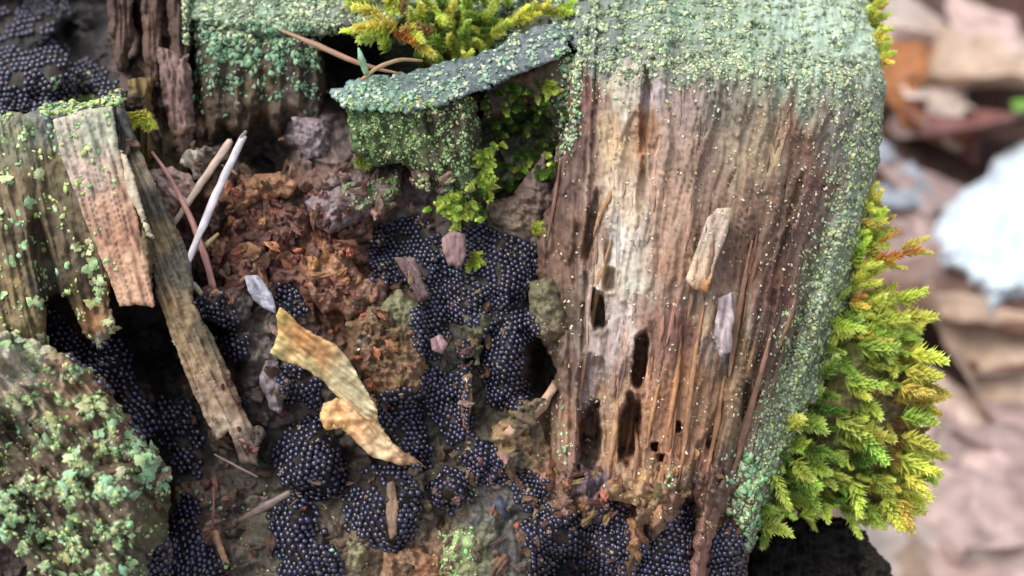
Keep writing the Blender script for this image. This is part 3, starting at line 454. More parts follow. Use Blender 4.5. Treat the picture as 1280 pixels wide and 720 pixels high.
for k_, (pts, r_, c_) in enumerate([([(768, 232), (758, 250), (748, 272), (742, 296)], [1, 4, 3, 1], (176, 140, 104)), ([(764, 300), (752, 340), (742, 390), (730, 450), (724, 500)], [1, 3.5, 3, 3.5, 1], (168, 130, 96)),
        ([(772, 500), (768, 540), (762, 585)], [2, 4, 2], (176, 136, 100)), ([(826, 470), (814, 520), (808, 560)], [1, 3.5, 1.5], (172, 126, 88)), ([(852, 400), (846, 470), (834, 545)], [1, 4, 2], (168, 122, 84)), ([(700, 200), (694, 250), (684, 300)], [1, 3, 1], (124, 92, 76)),
        ([(940, 300), (928, 360), (918, 420), (912, 470)], [1, 4, 5, 1.5], (150, 116, 92)), ([(968, 400), (950, 470), (930, 540), (914, 600)], [1, 4, 5, 2], (136, 104, 86)), ([(1000, 330), (990, 390), (972, 440)], [1, 3.5, 1], (128, 96, 80)), ([(905, 470), (896, 530), (884, 590)], [1.5, 4, 2], (160, 122, 92)),
        ([(880, 380), (868, 450), (860, 520), (852, 580)], [1, 3, 4, 1.5], (156, 116, 84)), ([(793, 520), (797, 560), (792, 600)], [1, 3, 2], (150, 112, 84))]):
    xs, ys = np.interp(np.linspace(0, 1, 9), np.linspace(0, 1, len(pts)), [q[0] for q in pts]), np.interp(np.linspace(0, 1, 9), np.linspace(0, 1, len(pts)), [q[1] for q in pts])
    wpath(np.c_[xs, ys, np.minimum(zat(xs, ys), zat(xs + 3, ys)) - .04 * np.sin(np.linspace(0, 3.1, 9))], r_, 'torn_fibre', M_wood, c_, stump, .0, .6, 8, .35, 200 + k_)
# -- trunk below the frame, down to the ground
th = np.linspace(0, 2 * np.pi, 97)[:-1]; zz = np.linspace(-.5, 13.2, 40); TH, ZZ = np.meshgrid(th, zz)
fl = 1 + .28 * ss(5, 0, ZZ) * (1 + .5 * np.sin(5 * TH + 1)); Rr = (1 + .035 * ridged(TH * 6, ZZ / 6, 3, 301) + .02 * fbm(TH * 14, ZZ, 3, 305)) * fl
V = np.stack([-3.2 + 7.6 * Rr * np.cos(TH), 16.6 + 7.6 * Rr * np.sin(TH), ZZ], -1).reshape(-1, 3)
F = [(i * 96 + j, i * 96 + (j + 1) % 96, (i + 1) * 96 + (j + 1) % 96, (i + 1) * 96 + j) for i in range(39) for j in range(96)]
V = np.concatenate([V, [[-3.2, 16.6, 13.6]]]); F += [(39 * 96 + j, 39 * 96 + (j + 1) % 96, len(V) - 1, len(V) - 1) for j in range(96)]
F = np.array(F); tri = np.concatenate([F[:, [0, 1, 2]], F[:-96][:, [0, 2, 3]]])
mesh('bark', V, tri, M_bark, stump, np.tile(lin((92, 76, 64)), (len(V), 1)) * (1 + .3 * fbm(V[:, 0], V[:, 2], 3, 307))[:, None])
# ------------------------------------------------------------------ small round shapes spread on surfaces
def ico(sub=0):
    p = (1 + 5 ** .5) / 2
    v = [(-1, p, 0), (1, p, 0), (-1, -p, 0), (1, -p, 0), (0, -1, p), (0, 1, p), (0, -1, -p), (0, 1, -p), (p, 0, -1), (p, 0, 1), (-p, 0, -1), (-p, 0, 1)]
    f = [(0, 11, 5), (0, 5, 1), (0, 1, 7), (0, 7, 10), (0, 10, 11), (1, 5, 9), (5, 11, 4), (11, 10, 2), (10, 7, 6), (7, 1, 8), (3, 9, 4), (3, 4, 2), (3, 2, 6), (3, 6, 8), (3, 8, 9), (4, 9, 5), (2, 4, 11), (6, 2, 10), (8, 6, 7), (9, 8, 1)]
    v = [np.array(a) / np.linalg.norm(a) for a in v]
    for _ in range(sub):
        mid = {}; nf = []
        def md(a, b):
            k = (min(a, b), max(a, b))
            if k not in mid: m_ = v[a] + v[b]; v.append(m_ / np.linalg.norm(m_)); mid[k] = len(v) - 1
            return mid[k]
        for a, b, c in f:
            x, y, z = md(a, b), md(b, c), md(c, a); nf += [(a, x, z), (b, y, x), (c, z, y), (x, y, z)]
        f = nf
    return np.array(v), np.array(f)
ICO0, ICO1 = ico(0), ico(1)
def frames(x, y):
    e = 3.; P = lambda a, b: W(a, b, zat(a, b))
    dx = P(x + e, y) - P(x - e, y); dy = P(x, y - e) - P(x, y + e); N = np.cross(dx, dy); N /= np.linalg.norm(N, axis=1)[:, None] + 1e-9
    f = np.array([0, cp, -sp]); N = N - .35 * f; N /= np.linalg.norm(N, axis=1)[:, None]
    T = np.cross(N, RNG.normal(size=N.shape)); T /= np.linalg.norm(T, axis=1)[:, None] + 1e-9
    return T, np.cross(N, T), N
def spread(name, x, y, r, col, mat, squash=.6, sink=.2, jit=.25, tmpl=ICO0, parent=None, stretch=.3, smooth=True, lift=0):
    x = np.asarray(x); y = np.asarray(y); n = len(x); z = zat(x, y); ok = z < 20
    x, y, r, z, col = x[ok], y[ok], np.asarray(r)[ok], z[ok], np.asarray(col)[ok]; n = len(x)
    T, B, N = frames(x, y); k = (D + z) / D / 100 * r
    tv, tf = tmpl; m_ = len(tv)
    J = 1 + jit * RNG.uniform(-1, 1, (n, m_)); st = 1 + stretch * RNG.uniform(0, 1, n)
    P = W(x, y, z)[:, None] + (k[:, None] * J)[..., None] * (tv[None, :, 0:1] * T[:, None] * st[:, None, None] + tv[None, :, 1:2] * B[:, None] + tv[None, :, 2:3] * N[:, None] * squash)
    P = P + (N * (k * (squash - sink) + lift)[:, None])[:, None]
    F = (tf[None] + (np.arange(n) * m_)[:, None, None]).reshape(-1, 3)
    return mesh(name, P.reshape(-1, 3), F, mat, parent, np.repeat(col, m_, 0), smooth)
def cols(base, n, var=.25, hue=.08):
    c = lin(np.array([base[i] for i in RNG.integers(0, len(base), n)])) * (np.array([1.04, 1., .9]) if base[0][1] > max(base[0][0], base[0][2]) else 1); c = c * (1 + var * RNG.uniform(-1, 1, (n, 1))) * (1 + hue * RNG.uniform(-1, 1, (n, 3))); return c
def rand_in(poly, n):
    xs, ys = [q[0] for q in poly], [q[1] for q in poly]; o = []
    while len(o) < n:
        x, y = RNG.uniform(min(xs), max(xs)), RNG.uniform(min(ys), max(ys))
        if polysd(poly, np.array([x]), np.array([y]))[0] > 0: o.append((x, y))
    return o
# ------------------------------------------------------------------ slime mould bead clusters
CL = [
 ([(462, 300), (482, 276), (522, 272), (548, 290), (548, 330), (556, 372), (560, 420), (545, 452), (520, 440), (514, 404), (526, 374), (506, 348), (480, 354), (462, 345)], 7.0, .22, 'beaded black slime mould, tall cluster left of the pinkish flake, under the hanging block'),
 ([(555, 296), (600, 280), (640, 298), (670, 308), (670, 345), (658, 374), (622, 386), (590, 404), (562, 402), (558, 368), (550, 330)], 7.0, .2, 'widest beaded black slime mould cluster, just below the moss hanging in the hollow'),
 ([(604, 412), (636, 388), (668, 390), (674, 412), (652, 440), (656, 474), (668, 498), (642, 512), (612, 504), (604, 460)], 7.2, .25, 'upright bead cluster beside the dark pocket at the edge of the wood face'),
 ([(522, 466), (546, 458), (572, 476), (574, 440), (586, 424), (592, 470), (580, 500), (592, 540), (622, 566), (636, 600), (612, 614), (586, 592), (560, 548), (530, 504)], 7.4, .2, 'winding strip of black beads running down right of the crumbling lump'),
 ([(462, 500), (498, 484), (526, 490), (526, 530), (540, 562), (536, 584), (512, 584), (488, 556)], 7.8, .25, 'bead cluster touching the right edge of the curled tan chip'),
 ([(340, 566), (352, 552), (366, 530), (394, 522), (416, 552), (434, 590), (426, 616), (394, 626), (356, 606)], 8.2, .35, 'domed bead cluster just below the curled tan chip, left of the split one'),
 ([(428, 628), (448, 596), (476, 584), (510, 584), (524, 620), (520, 668), (492, 690), (458, 674), (434, 652)], 8.2, .35, 'domed bead cluster split by a tan sliver'),
 ([(336, 640), (362, 616), (388, 626), (402, 658), (424, 690), (432, 790), (346, 790), (352, 700)], 8.4, .32, 'bead cluster running down to the bottom edge below the left dome'),
 ([(536, 602), (560, 588), (588, 600), (588, 622), (566, 638), (542, 628)], 7.6, .25, 'smallest round bead cluster with a grey spot in its middle'),
 ([(638, 600), (656, 586), (682, 600), (688, 616), (664, 638), (644, 626)], 7.2, .2, 'small bead cluster tucked under the brown knob'),
 ([(654, 656), (684, 634), (722, 644), (746, 660), (754, 624), (786, 636), (784, 690), (772, 790), (736, 790), (728, 700), (694, 698), (684, 790), (654, 770), (664, 690)], 7.6, .22, 'broad bead cluster arching over the black hole at the bottom'),
 ([(794, 694), (822, 672), (850, 640), (870, 628), (864, 690), (854, 790), (780, 790)], 7.4, .22, 'bead cluster left of the reddish wood strip at the bottom'),
 ([(892, 666), (914, 654), (930, 672), (926, 790), (882, 790)], 7.2, .18, 'narrow bead cluster right of the reddish wood strip at the bottom'),
 ([(54, 374), (80, 398), (110, 432), (140, 420), (160, 436), (168, 480), (194, 520), (198, 550), (170, 544), (146, 500), (108, 462), (68, 432)], 9.0, .2, 'long bead cluster between the left block and the lichened mound'),
 ([(-30, 56), (40, 66), (70, 52), (104, 74), (152, 94), (152, 118), (100, 116), (62, 134), (0, 140), (-30, 140)], 7.5, .3, 'blue-black bead cluster behind the top of the left block'),
 ([(243, 376), (280, 362), (294, 396), (314, 426), (296, 454), (264, 424)], 7.4, .15, 'sparse bead cluster between the long splinter and the pale flake'),
 ([(346, 462), (380, 452), (402, 478), (400, 508), (358, 504)], 7.6, .2, 'bead cluster under the left end of the curled tan chip'),
 ([(186, 702), (214, 668), (226, 612), (244, 620), (248, 672), (278, 700), (284, 790), (186, 790)], 8.4, .25, 'bead cluster at the foot of the lichened mound'),
 ([(196, 496), (236, 500), (256, 556), (250, 600), (216, 580), (200, 550)], 8.2, .15, 'dim bead cluster in shade behind the tip of the long splinter'),
 ([(340, 352), (368, 356), (384, 386), (366, 402), (346, 384)], 7.4, .12, 'tiny bead cluster beside the rust brown flap'),
 ([(-30, -40), (50, -30), (92, 10), (66, 44), (0, 50), (-30, 50)], 7.5, .2, 'barely visible bead cluster in the black upper left corner')]
BARE = [(566, 305, 12, 22), (548, 432, 9, 12), (505, 332, 12, 9), (520, 345, 12, 16), (535, 290, 9, 8), (490, 635, 9, 40), (455, 602, 20, 10), (560, 616, 8, 8), (568, 320, 8, 12), (600, 350, 9, 7), (700, 668, 10, 8), (590, 440, 5, 10), (500, 545, 5, 14), (60, 90, 11, 8), (25, 100, 10, 8), (95, 72, 10, 8), (585, 555, 7, 9), (380, 640, 7, 7)]
nb = 0
for ci, (poly, spc, h, lab) in enumerate(CL):
    spc *= .9; h *= .7
    c = np.mean(poly, 0); hold = empty('slime_mould', tuple(W(c[0], c[1], float(zat(c[0], c[1])))), lab, 'slime mould', 'clusters of black slime mould beads')
    Zs = Z.copy()
    for _ in range(5): Zs[1:-1, 1:-1] = (Zs[:-2, 1:-1] + Zs[2:, 1:-1] + Zs[1:-1, :-2] + Zs[1:-1, 2:]) / 4
    def dep(X, Y, sd, h=h, ci=ci):
        i = ((Y - LY0) / ST).astype(int); j = ((X - LX0) / ST).astype(int)
        return Zs[i, j] - h * (1 - (1 - np.clip(sd / 30, 0, 1)) ** 2) - .08 * fbm(X / 28, Y / 28, 2, 400 + ci)
    relief('crust', poly, dep, plaincol([(c[0], c[1], (50, 42, 38))], 410 + ci, .6, 7), M_crust, hold, edge=4, rnd=(7, .12), back=.3, seed=60 + ci)
    xs, ys = np.array(poly)[:, 0], np.array(poly)[:, 1]
    an = RNG.uniform(0, 1); gx, gy = np.meshgrid(np.arange(-60, 60), np.arange(-60, 60)); gx = (gx + .5 * (gy & 1)) * spc; gy = gy * spc * .866
    x = c[0] + gx * math.cos(an) - gy * math.sin(an); y = c[1] + gx * math.sin(an) + gy * math.cos(an)
    x, y = x.ravel(), y.ravel(); m_ = (x > xs.min() - 9) & (x < xs.max() + 9) & (y > ys.min() - 9) & (y < ys.max() + 9); x, y = x[m_], y[m_]
    x = x + 5 * fbm(x / 35, y / 35, 2, 420 + ci) + RNG.normal(0, .07 * spc, len(x)); y = y + 5 * fbm(x / 35, y / 35, 2, 440 + ci) + RNG.normal(0, .07 * spc, len(x))
    sdd = polysd(poly, x, y) + 4 * fbm(x / 24, y / 24, 4, 60 + ci + 31, .6) * 1.9
    ok = (sdd > -1.5) & (y < 770) & (x > -60)
    for bx, by, rx, ry in BARE: ok &= np.hypot((x - bx) / rx, (y - by) / ry) + .3 * perlin(x / 8, y / 8, 2) > 1
    ok &= fbm(x / 22, y / 22, 2, 470 + ci) < (.42 if ci not in (15, 18, 20) else .12)
    ok &= RNG.random(len(x)) > .012
    x, y = x[ok], y[ok]; nb += len(x)
    r = spc * .57 * RNG.uniform(.84, 1.1, len(x)); r *= np.where(RNG.random(len(x)) < .04, .72, 1)
    b_ = spread('bead', x, y, r, cols([(29, 31, 58), (35, 37, 68), (24, 25, 44), (42, 36, 54)], len(x), .3, .1), M_bead, 1.05, .62, .05, ICO1, hold, .12)
    b_['kind'] = 'stuff'
print('beads', nb)
x, y = [], []
for poly, *_ in CL[:14]:
    q = rand_in(poly, 22); x += [a[0] for a in q]; y += [a[1] for a in q]
tag(spread('wood_dust', np.array(x), np.array(y), RNG.uniform(.8, 2.4, len(x)), cols([(170, 150, 120), (130, 104, 84), (190, 180, 160), (110, 84, 70)], len(x)), M_crumb, .6, -.9, .4, ICO0, None, .9), 'specks of pale wood dust fallen on the black beads', 'wood dust', None, 'stuff')
# flakes of wood lying over the beads
chunk('pinkish_flake', [(553, 298), (566, 288), (582, 292), (584, 312), (576, 336), (560, 330), (554, 314)], .15, [(568, 310, (140, 112, 110))], 270, rnd=(5, .1), amp=.12, edge=2, back=.1, grain=True)
chunk('pinkish_flake', [(538, 424), (550, 418), (560, 430), (552, 442), (540, 438)], .1, [(548, 430, (160, 128, 128))], 272, rnd=(5, .1), amp=.06, edge=1, back=.1, grain=True)
chunk('pinkish_flake', [(492, 322), (520, 320), (528, 352), (540, 372), (524, 378), (510, 350)], .25, [(520, 345, (110, 90, 88))], 274, rnd=(6, .12), amp=.12, edge=2, back=.1, grain=True)
chunk('tan_sliver', [(484, 604), (492, 600), (498, 630), (496, 668), (488, 676), (482, 640)], -.22, [(490, 640, (140, 114, 96))], 276, rnd=(4, .1), amp=.06, edge=1.5, back=.1, grain=True)
# ------------------------------------------------------------------ loose crumbs of rotten wood
cm = []
for i in range(9):
    v, f = ICO1; s = np.array([1, RNG.uniform(.5, .9), RNG.uniform(.4, .7)]); vv = v * s * (1 + .38 * RNG.uniform(-1, 1, (len(v), 1)))
    me = bpy.data.meshes.new('crumb'); me.from_pydata(vv.tolist(), [], f.tolist()); me.materials.append(M_crumb)
    base = [(112, 70, 54), (136, 90, 68), (92, 60, 52), (130, 96, 80), (112, 80, 66), (160, 110, 76), (90, 72, 62), (140, 110, 100), (116, 92, 60)][i]
    a = me.color_attributes.new('Col', 'FLOAT_COLOR', 'POINT'); a.data.foreach_set('color', np.tile(np.r_[lin(base), 1], len(vv)).astype(np.float32))
    cm.append(me)
def crumbs(n, cx, cy, sx, sy, kinds, r0, r1, label, group):
    hp = empty('crumb_heap', tuple(W(cx, cy, float(zat(cx, cy)))), group, 'wood crumbs'); h0 = np.array(hp.location)
    for _ in range(n):
        x, y = RNG.normal(cx, sx), RNG.normal(cy, sy)
        if not (-20 < x < 950 and -20 < y < 735): continue
        d = float(zat(x, y)); r = RNG.uniform(r0, r1)
        o = link('crumb', cm[kinds[RNG.integers(len(kinds))]], hp); p = W(x, y, d - r / 250) - h0; o.location = tuple(p); k = (D + d) / D / 100 * r
        o.scale = (k * RNG.uniform(.9, 1.6), k * RNG.uniform(.6, 1.1), k * .8); o.rotation_euler = tuple(RNG.uniform(0, 6.3, 3))
crumbs(80, 345, 285, 55, 38, [0, 1, 2, 3, 5], 3, 9, 'reddish crumb of rotten wood in the heap inside the hollow', 'heap of reddish crumbs of rotten wood inside the hollow, below the inner column')
crumbs(45, 430, 355, 30, 25, [1, 3, 5, 4], 4, 9, 'rust coloured crumb around the rust brown flaps', 'rust coloured crumbs around the rust brown flaps')
crumbs(40, 480, 435, 26, 36, [8, 5, 3, 6], 4, 9, 'olive brown crumb on the crumbling lump', 'olive brown crumbs on the crumbling lump beside the curled chip')
crumbs(60, 300, 600, 60, 60, [6, 4, 7, 2], 3, 9, 'grey-brown crumb in the dark lower part of the hollow', 'grey-brown crumbs in the dark lower part of the hollow')
crumbs(70, 620, 640, 70, 50, [6, 4, 8, 3, 7], 3, 9, 'dull brown crumb among the bead clusters at the bottom', 'dull brown crumbs among the bead clusters at the bottom centre')
crumbs(60, 760, 610, 60, 28, [5, 3, 4, 8], 3, 9, 'tan crumb where the wood face falls apart', 'tan crumbs where the wood face falls apart below its holes')
crumbs(30, 450, 250, 50, 22, [7, 4, 6, 3], 4, 11, 'greyish crumb under the hanging block', 'greyish crumbs under the lichened hanging block')
crumbs(25, 590, 430, 20, 50, [6, 8, 4], 3, 8, 'dull crumb between the bead clusters', 'few dull crumbs in the gap between the two upper bead clusters')
# ------------------------------------------------------------------ curled tan chip and other dry bits
chip_p = [(350, 384), (362, 392), (376, 408), (398, 420), (420, 432), (440, 452), (452, 478), (468, 506), (476, 530), (494, 556), (524, 578), (530, 583), (500, 578), (470, 566), (448, 548), (428, 534), (410, 536), (402, 524), (404, 504), (424, 498), (404, 478), (384, 462), (352, 452), (338, 440), (348, 418), (346, 396)]
chip_c = [(352, 392, (206, 170, 90)), (380, 420, (206, 142, 84)), (400, 440, (196, 140, 88)), (345, 440, (214, 190, 120)), (390, 460, (200, 178, 120)), (430, 470, (206, 190, 150)), (450, 500, (200, 186, 150)), (415, 520, (226, 172, 110)), (440, 530, (220, 168, 112)), (470, 540, (222, 178, 130)), (510, 578, (190, 140, 104)), (460, 560, (226, 186, 140))]
def chip_d(X, Y, sd):
    g = (X - 340) * .62 - (Y - 385) * .78                                                  # across the chip
    return -.45 + .0022 * (Y - 380) - .16 * np.sin(np.clip(g / 26, -3, 3)) + .09 * fbm((X - 340) / 30, (Y - 385) / 30, 3, 500) + .05 * ridged(g / 16 + .3 * fbm(X / 20, Y / 20, 2, 505), (X + Y) / 110, 3, 501) + .012 * fbm(X / 6, Y / 6, 2, 502)
chip = relief('wood_chip', chip_p, chip_d, lambda X, Y, d, sd: plaincol(chip_c, 503, .4, 14, 8)(X, Y, d, sd) * (1 + .35 * perlin(((X - 340) * .62 - (Y - 385) * .78) / 3.2, (X + Y) / 50, 506) + .3 * perlin(((X - 340) * .62 - (Y - 385) * .78) / 8, (X + Y) / 90, 507))[..., None], M_chip, None, edge=2.5, escale=26, rnd=(3, .06), back=.07, seed=70)
relief('curled_flap', [(402, 508), (420, 497), (440, 506), (462, 526), (478, 545), (500, 564), (528, 581), (500, 580), (468, 572), (446, 554), (430, 538), (416, 528), (408, 536), (400, 524)],
       lambda X, Y, sd: -.62 + .0016 * (Y - 500) + .1 * fbm(X / 22, Y / 16, 3, 508) + .05 * ridged((X - Y) / 18, (X + Y) / 80, 2, 509), plaincol([(415, 515, (226, 168, 106)), (440, 530, (214, 158, 104)), (470, 560, (230, 192, 146)), (510, 575, (180, 132, 98))], 511, .4, 10, 6), M_chip, chip, edge=2, escale=18, rnd=(5, .12), back=.1, seed=71)
tag(chip, 'curled papery tan wood chip lying across the bead clusters', 'wood chip')
def stalk(pts, rad, col, name, label, cat='straw', flat=.6, seed=0, rough=.12):
    tag(wpath(pts, rad, name, M_straw, col, None, 0, flat, 8, rough, seed), label, cat)
stalk([(305, 170, .3), (288, 204, .22), (268, 248, .12), (248, 296, .05), (232, 334, .05)], [4.2, 5.2, 5.6, 5, 4.6, 3.4], (204, 198, 200), 'grass_straw', 'thick silvery white straw leaning over the hollow', seed=1, rough=.22)
stalk([(296, 182, .3), (303, 170, .28), (308, 164, .3)], [3, 3, 2], (120, 112, 116), 'grass_straw', 'grey broken tip at the upper end of the silvery white straw', seed=13)
stalk([(288, 176, .4), (262, 214, .38), (236, 252, .35), (210, 290, .4)], [5, 5.4, 5, 4, 3.5], (190, 168, 150), 'grass_straw', 'tan straw crossing behind the silvery white one', seed=2)
stalk([(190, 190, .5), (212, 220, .35), (240, 275, .3), (258, 325, .3), (268, 366, .5)], [2, 3, 4, 4.6, 4.4], (190, 140, 130), 'grass_straw', 'thin pinkish straw crossing under the silvery white one', seed=3)
stalk([(210, 236, .4), (226, 248, .35), (236, 254, .4)], [3, 4.5, 3], (200, 168, 160), 'grass_straw', 'short pink straw stub beside the crossing straws', seed=4)
stalk([(232, 346, .3), (246, 360, .3), (258, 374, .4)], [3, 4, 2.5], (178, 176, 150), 'grass_straw', 'short greenish white straw below the silvery one', seed=5)
stalk([(273, 292, .5), (258, 306, .4), (246, 312, .4)], [2, 3.6, 3], (160, 140, 104), 'grass_straw', 'small olive straw end beside the silvery one', seed=6)
stalk([(352, 38, .6), (395, 56, .3), (440, 76, .2), (470, 86, .25), (500, 92, .3)], [2.2, 4, 3.6, 2.6, 1.2], (150, 112, 88), 'pine_needle', 'brown dry needle lying across the dark gap towards the bar', 'needle', seed=7)
stalk([(452, 100, .15), (472, 84, 0.05), (500, 74, .1), (528, 76, .3)], [2.2, 3, 2.8, 1.6], (160, 130, 92), 'pine_needle', 'curved tan needle arching over the crusty bar', 'needle', seed=8)
stalk([(448, 60, 0.0), (452, 74, 0.0), (458, 92, .1)], [1.2, 4, 4.6, 4], (140, 176, 140), 'lichen_stalk', 'single pale green upright stalk on the end of the bar', 'lichen stalk', seed=9)
stalk([(267, 610, .3), (267, 640, .3), (265, 664, .4)], [1.5, 1.8, 1.6], (130, 90, 78), 'twig', 'thin upright brown twig in the lower hollow', 'twig', seed=10)
stalk([(300, 650, .5), (330, 634, .3), (362, 616, .3)], [3, 6, 4], (122, 106, 98), 'twig', 'grey-brown twig stub left of the bottom bead cluster', 'twig', seed=11)
stalk([(268, 568, .5), (300, 585, .4), (322, 596, .4)], [1.2, 1.6, 1.2], (120, 100, 92), 'twig', 'hair-thin twig below the tip of the long splinter', 'twig', seed=12)
# ------------------------------------------------------------------ lichens
LG = [(176, 194, 164), (158, 180, 150), (190, 200, 166), (134, 154, 126), (184, 200, 178), (112, 128, 110)]
BG = [(164, 208, 166), (150, 200, 146), (182, 218, 164), (140, 182, 150)]
PALE = [(222, 212, 180), (206, 194, 156), (232, 226, 206), (190, 178, 130)]
YG = [(190, 208, 140), (172, 200, 130), (202, 208, 156)]
def field(n, box, dens):
    x = RNG.uniform(box[0], box[1], n); y = RNG.uniform(box[2], box[3], n); k = RNG.random(n) < np.clip(dens(x, y), 0, 1); return x[k], y[k]
def lichen(label, n, box, dens, rad, base, name='crust_lichen', squash=.55, var=.25):
    x, y = field(n, box, dens); r = .68 * (rad[0] + (rad[1] - rad[0]) * RNG.random(len(x)) ** 2.4)
    o = spread(name, x, y, r, cols(base, len(x), var), M_lichen, squash * .8, .05, .42, ICO0, None, .8)
    return tag(o, label, 'lichen', None, 'stuff')
clump = lambda x, y, s, seed, lo=-.05, hi=.2: ss(lo, hi, fbm(x / s, y / s, 3, seed))
inface = lambda x, y: polysd(FACE, x, y) > 1
lichen('pale green granular lichen coating the cut top of the stump', 26000, (650, 1110, -20, 130), lambda x, y: inface(x, y) * (.1 + 1. * clump(x, y * 1.8, 22, 600, -.06, .2)) * ss(YF(x) + 34, YF(x) - 8, y) * (.3 + .7 * ss(1000, 830, x + 1.2 * (40 - y))), (1.3, 4.6), LG)
lichen('grey-green lichen grains trickling down below the rim of the wood face', 14000, (700, 1105, 70, 240), lambda x, y: inface(x, y) * np.exp(-np.maximum(y - YF(x), 0) / (16 + 40 * ss(960, 1090, x))) * (.35 + .75 * clump(x, y, 26, 604)) * 1.0, (1., 3.6), LG + PALE[:1])
def edge_d(x, y):
    q = (x - XL(y)) / (XR(y) - XL(y)); wd = .075 + .06 * ss(250, 600, y) + .05 * fbm(y / 40, y * 0 + 1, 2, 611)
    return inface(x, y) * ss(1 - wd - .10, 1 - wd + .03, q) * (.14 + .7 * clump(x, y, 14, 610, -.1, .14)) * ss(90, 200, y)
lichen('blue-green grainy lichen band down the right edge of the wood face', 46000, (880, 1110, 100, 690), edge_d, (1.3, 4.0), LG + YG[:1])
lichen('bright mint lichen patch at the foot of the right edge', 900, (905, 985, 560, 690), lambda x, y: (.2 + clump(x, y, 16, 615)) * np.exp(-(((x - 945) / 26) ** 2 + ((y - 615) / 46) ** 2)) * 1.4 * inface(x, y), (3, 7), BG)
lichen('tiny pale specks scattered over the brown wood face', 26000, (670, 1060, 100, 690), lambda x, y: .75 * inface(x, y) * (.015 + .26 * clump(x, y, 26, 620, .0, .3) + .3 * ss(.55, .85, (x - XL(y)) / (XR(y) - XL(y))) * clump(x, y, 22, 622)), (.8, 2.7), PALE, 'lichen_specks', .8)
lichen('two mint green lichen spots beside the lower holes of the wood face', 420, (680, 850, 500, 620), lambda x, y: 1.3 * np.exp(-(((x - 698) / 9) ** 2 + ((y - 530) / 20) ** 2)) + np.exp(-(((x - 708) / 6) ** 2 + ((y - 568) / 14) ** 2)) + 1.2 * np.exp(-(((x - 834) / 9) ** 2 + ((y - 598) / 12) ** 2)), (2, 4.8), BG)
lichen('green grains crusting the hanging block under the bar', 7000, (430, 612, 120, 262), lambda x, y: (zat(x, y) < .75) * (.12 + .7 * clump(x + .5 * y, y * .5, 12, 630, -.05, .2)) , (1.2, 3.8), [(128, 160, 110), (104, 136, 82), (146, 176, 132), (176, 178, 142)])
lichen('blue-green crust on top of the bark bar', 7000, (405, 720, 26, 142), lambda x, y: (polysd([(408, 114), (515, 90), (600, 66), (690, 28), (716, 40), (714, 64), (600, 114), (545, 134), (430, 134)], x, y) > 0) * (.18 + .9 * clump(x, y, 20, 634)) * (.5 + .8 * ss(520, 440, x)), (1.4, 5.0), [(146, 184, 160), (164, 182, 168), (140, 168, 150), (186, 200, 186)])
lichen('mint grains on the edge of the wood left of the pale band', 1500, (672, 730, 60, 215), lambda x, y: np.exp(-((x - 712 + .04 * (y - 100)) / 12) ** 2) * ss(205, 170, y), (1.6, 4.8), BG + LG)
lichen('grey-green crust on the back rim', 7500, (228, 650, -20, 56), lambda x, y: (zat(x, y) < 2.2) * (.3 + .7 * clump(x, y, 22, 640)), (1.6, 4.8), LG)
lichen('teal-green scaly lichen on the inner column under the back rim', 2800, (240, 400, 28, 150), lambda x, y: (zat(x, y) < 1.6) * (.08 + 1.1 * clump(x, y, 20, 644, -.1, .15)) * ss(150, 60, y) * (1 - .6 * np.exp(-((x - 345) / 16) ** 2 - ((y - 95) / 20) ** 2)), (2, 5.5), [(122, 158, 132), (100, 136, 112), (142, 172, 142)])
lichen('yellow-green lichen fringe along the top of the left block', 700, (50, 156, 112, 156), lambda x, y: np.exp(-((y - (138 - .16 * (x - 50))) / 7) ** 2) * 1.3, (2.4, 6.5), YG + BG[:1])
lichen('scattered yellow-green flecks on the left block', 1500, (-20, 150, 140, 450), lambda x, y: (zat(x, y) < .4) * clump(x, y, 22, 650, .0, .28) * .8, (2, 6), YG + BG[:2])
lichen('green flecks dotted on the crumbling lump and nearby wood', 1500, (380, 720, 355, 720), lambda x, y: clump(x, y, 30, 655, .12, .35) * (zat(x, y) < .6) * .3, (1.5, 4.2), YG + PALE)
lichen('mint crust on the rotten wood piece at the bottom', 500, (548, 612, 655, 735), lambda x, y: .7 * clump(x, y, 14, 657, -.2, .1) * ss(600, 575, x), (1.5, 4.5), BG + YG)
lichen('sparse green dots in the lower hollow', 420, (220, 420, 600, 730), lambda x, y: clump(x, y, 18, 659, .1, .3), (1.6, 5), BG + YG)
lichen('tiny grains on the beaded corner at the upper left', 260, (60, 130, 60, 118), lambda x, y: np.exp(-(((x - 92) / 18) ** 2 + ((y - 102) / 9) ** 2)), (2, 5), BG)
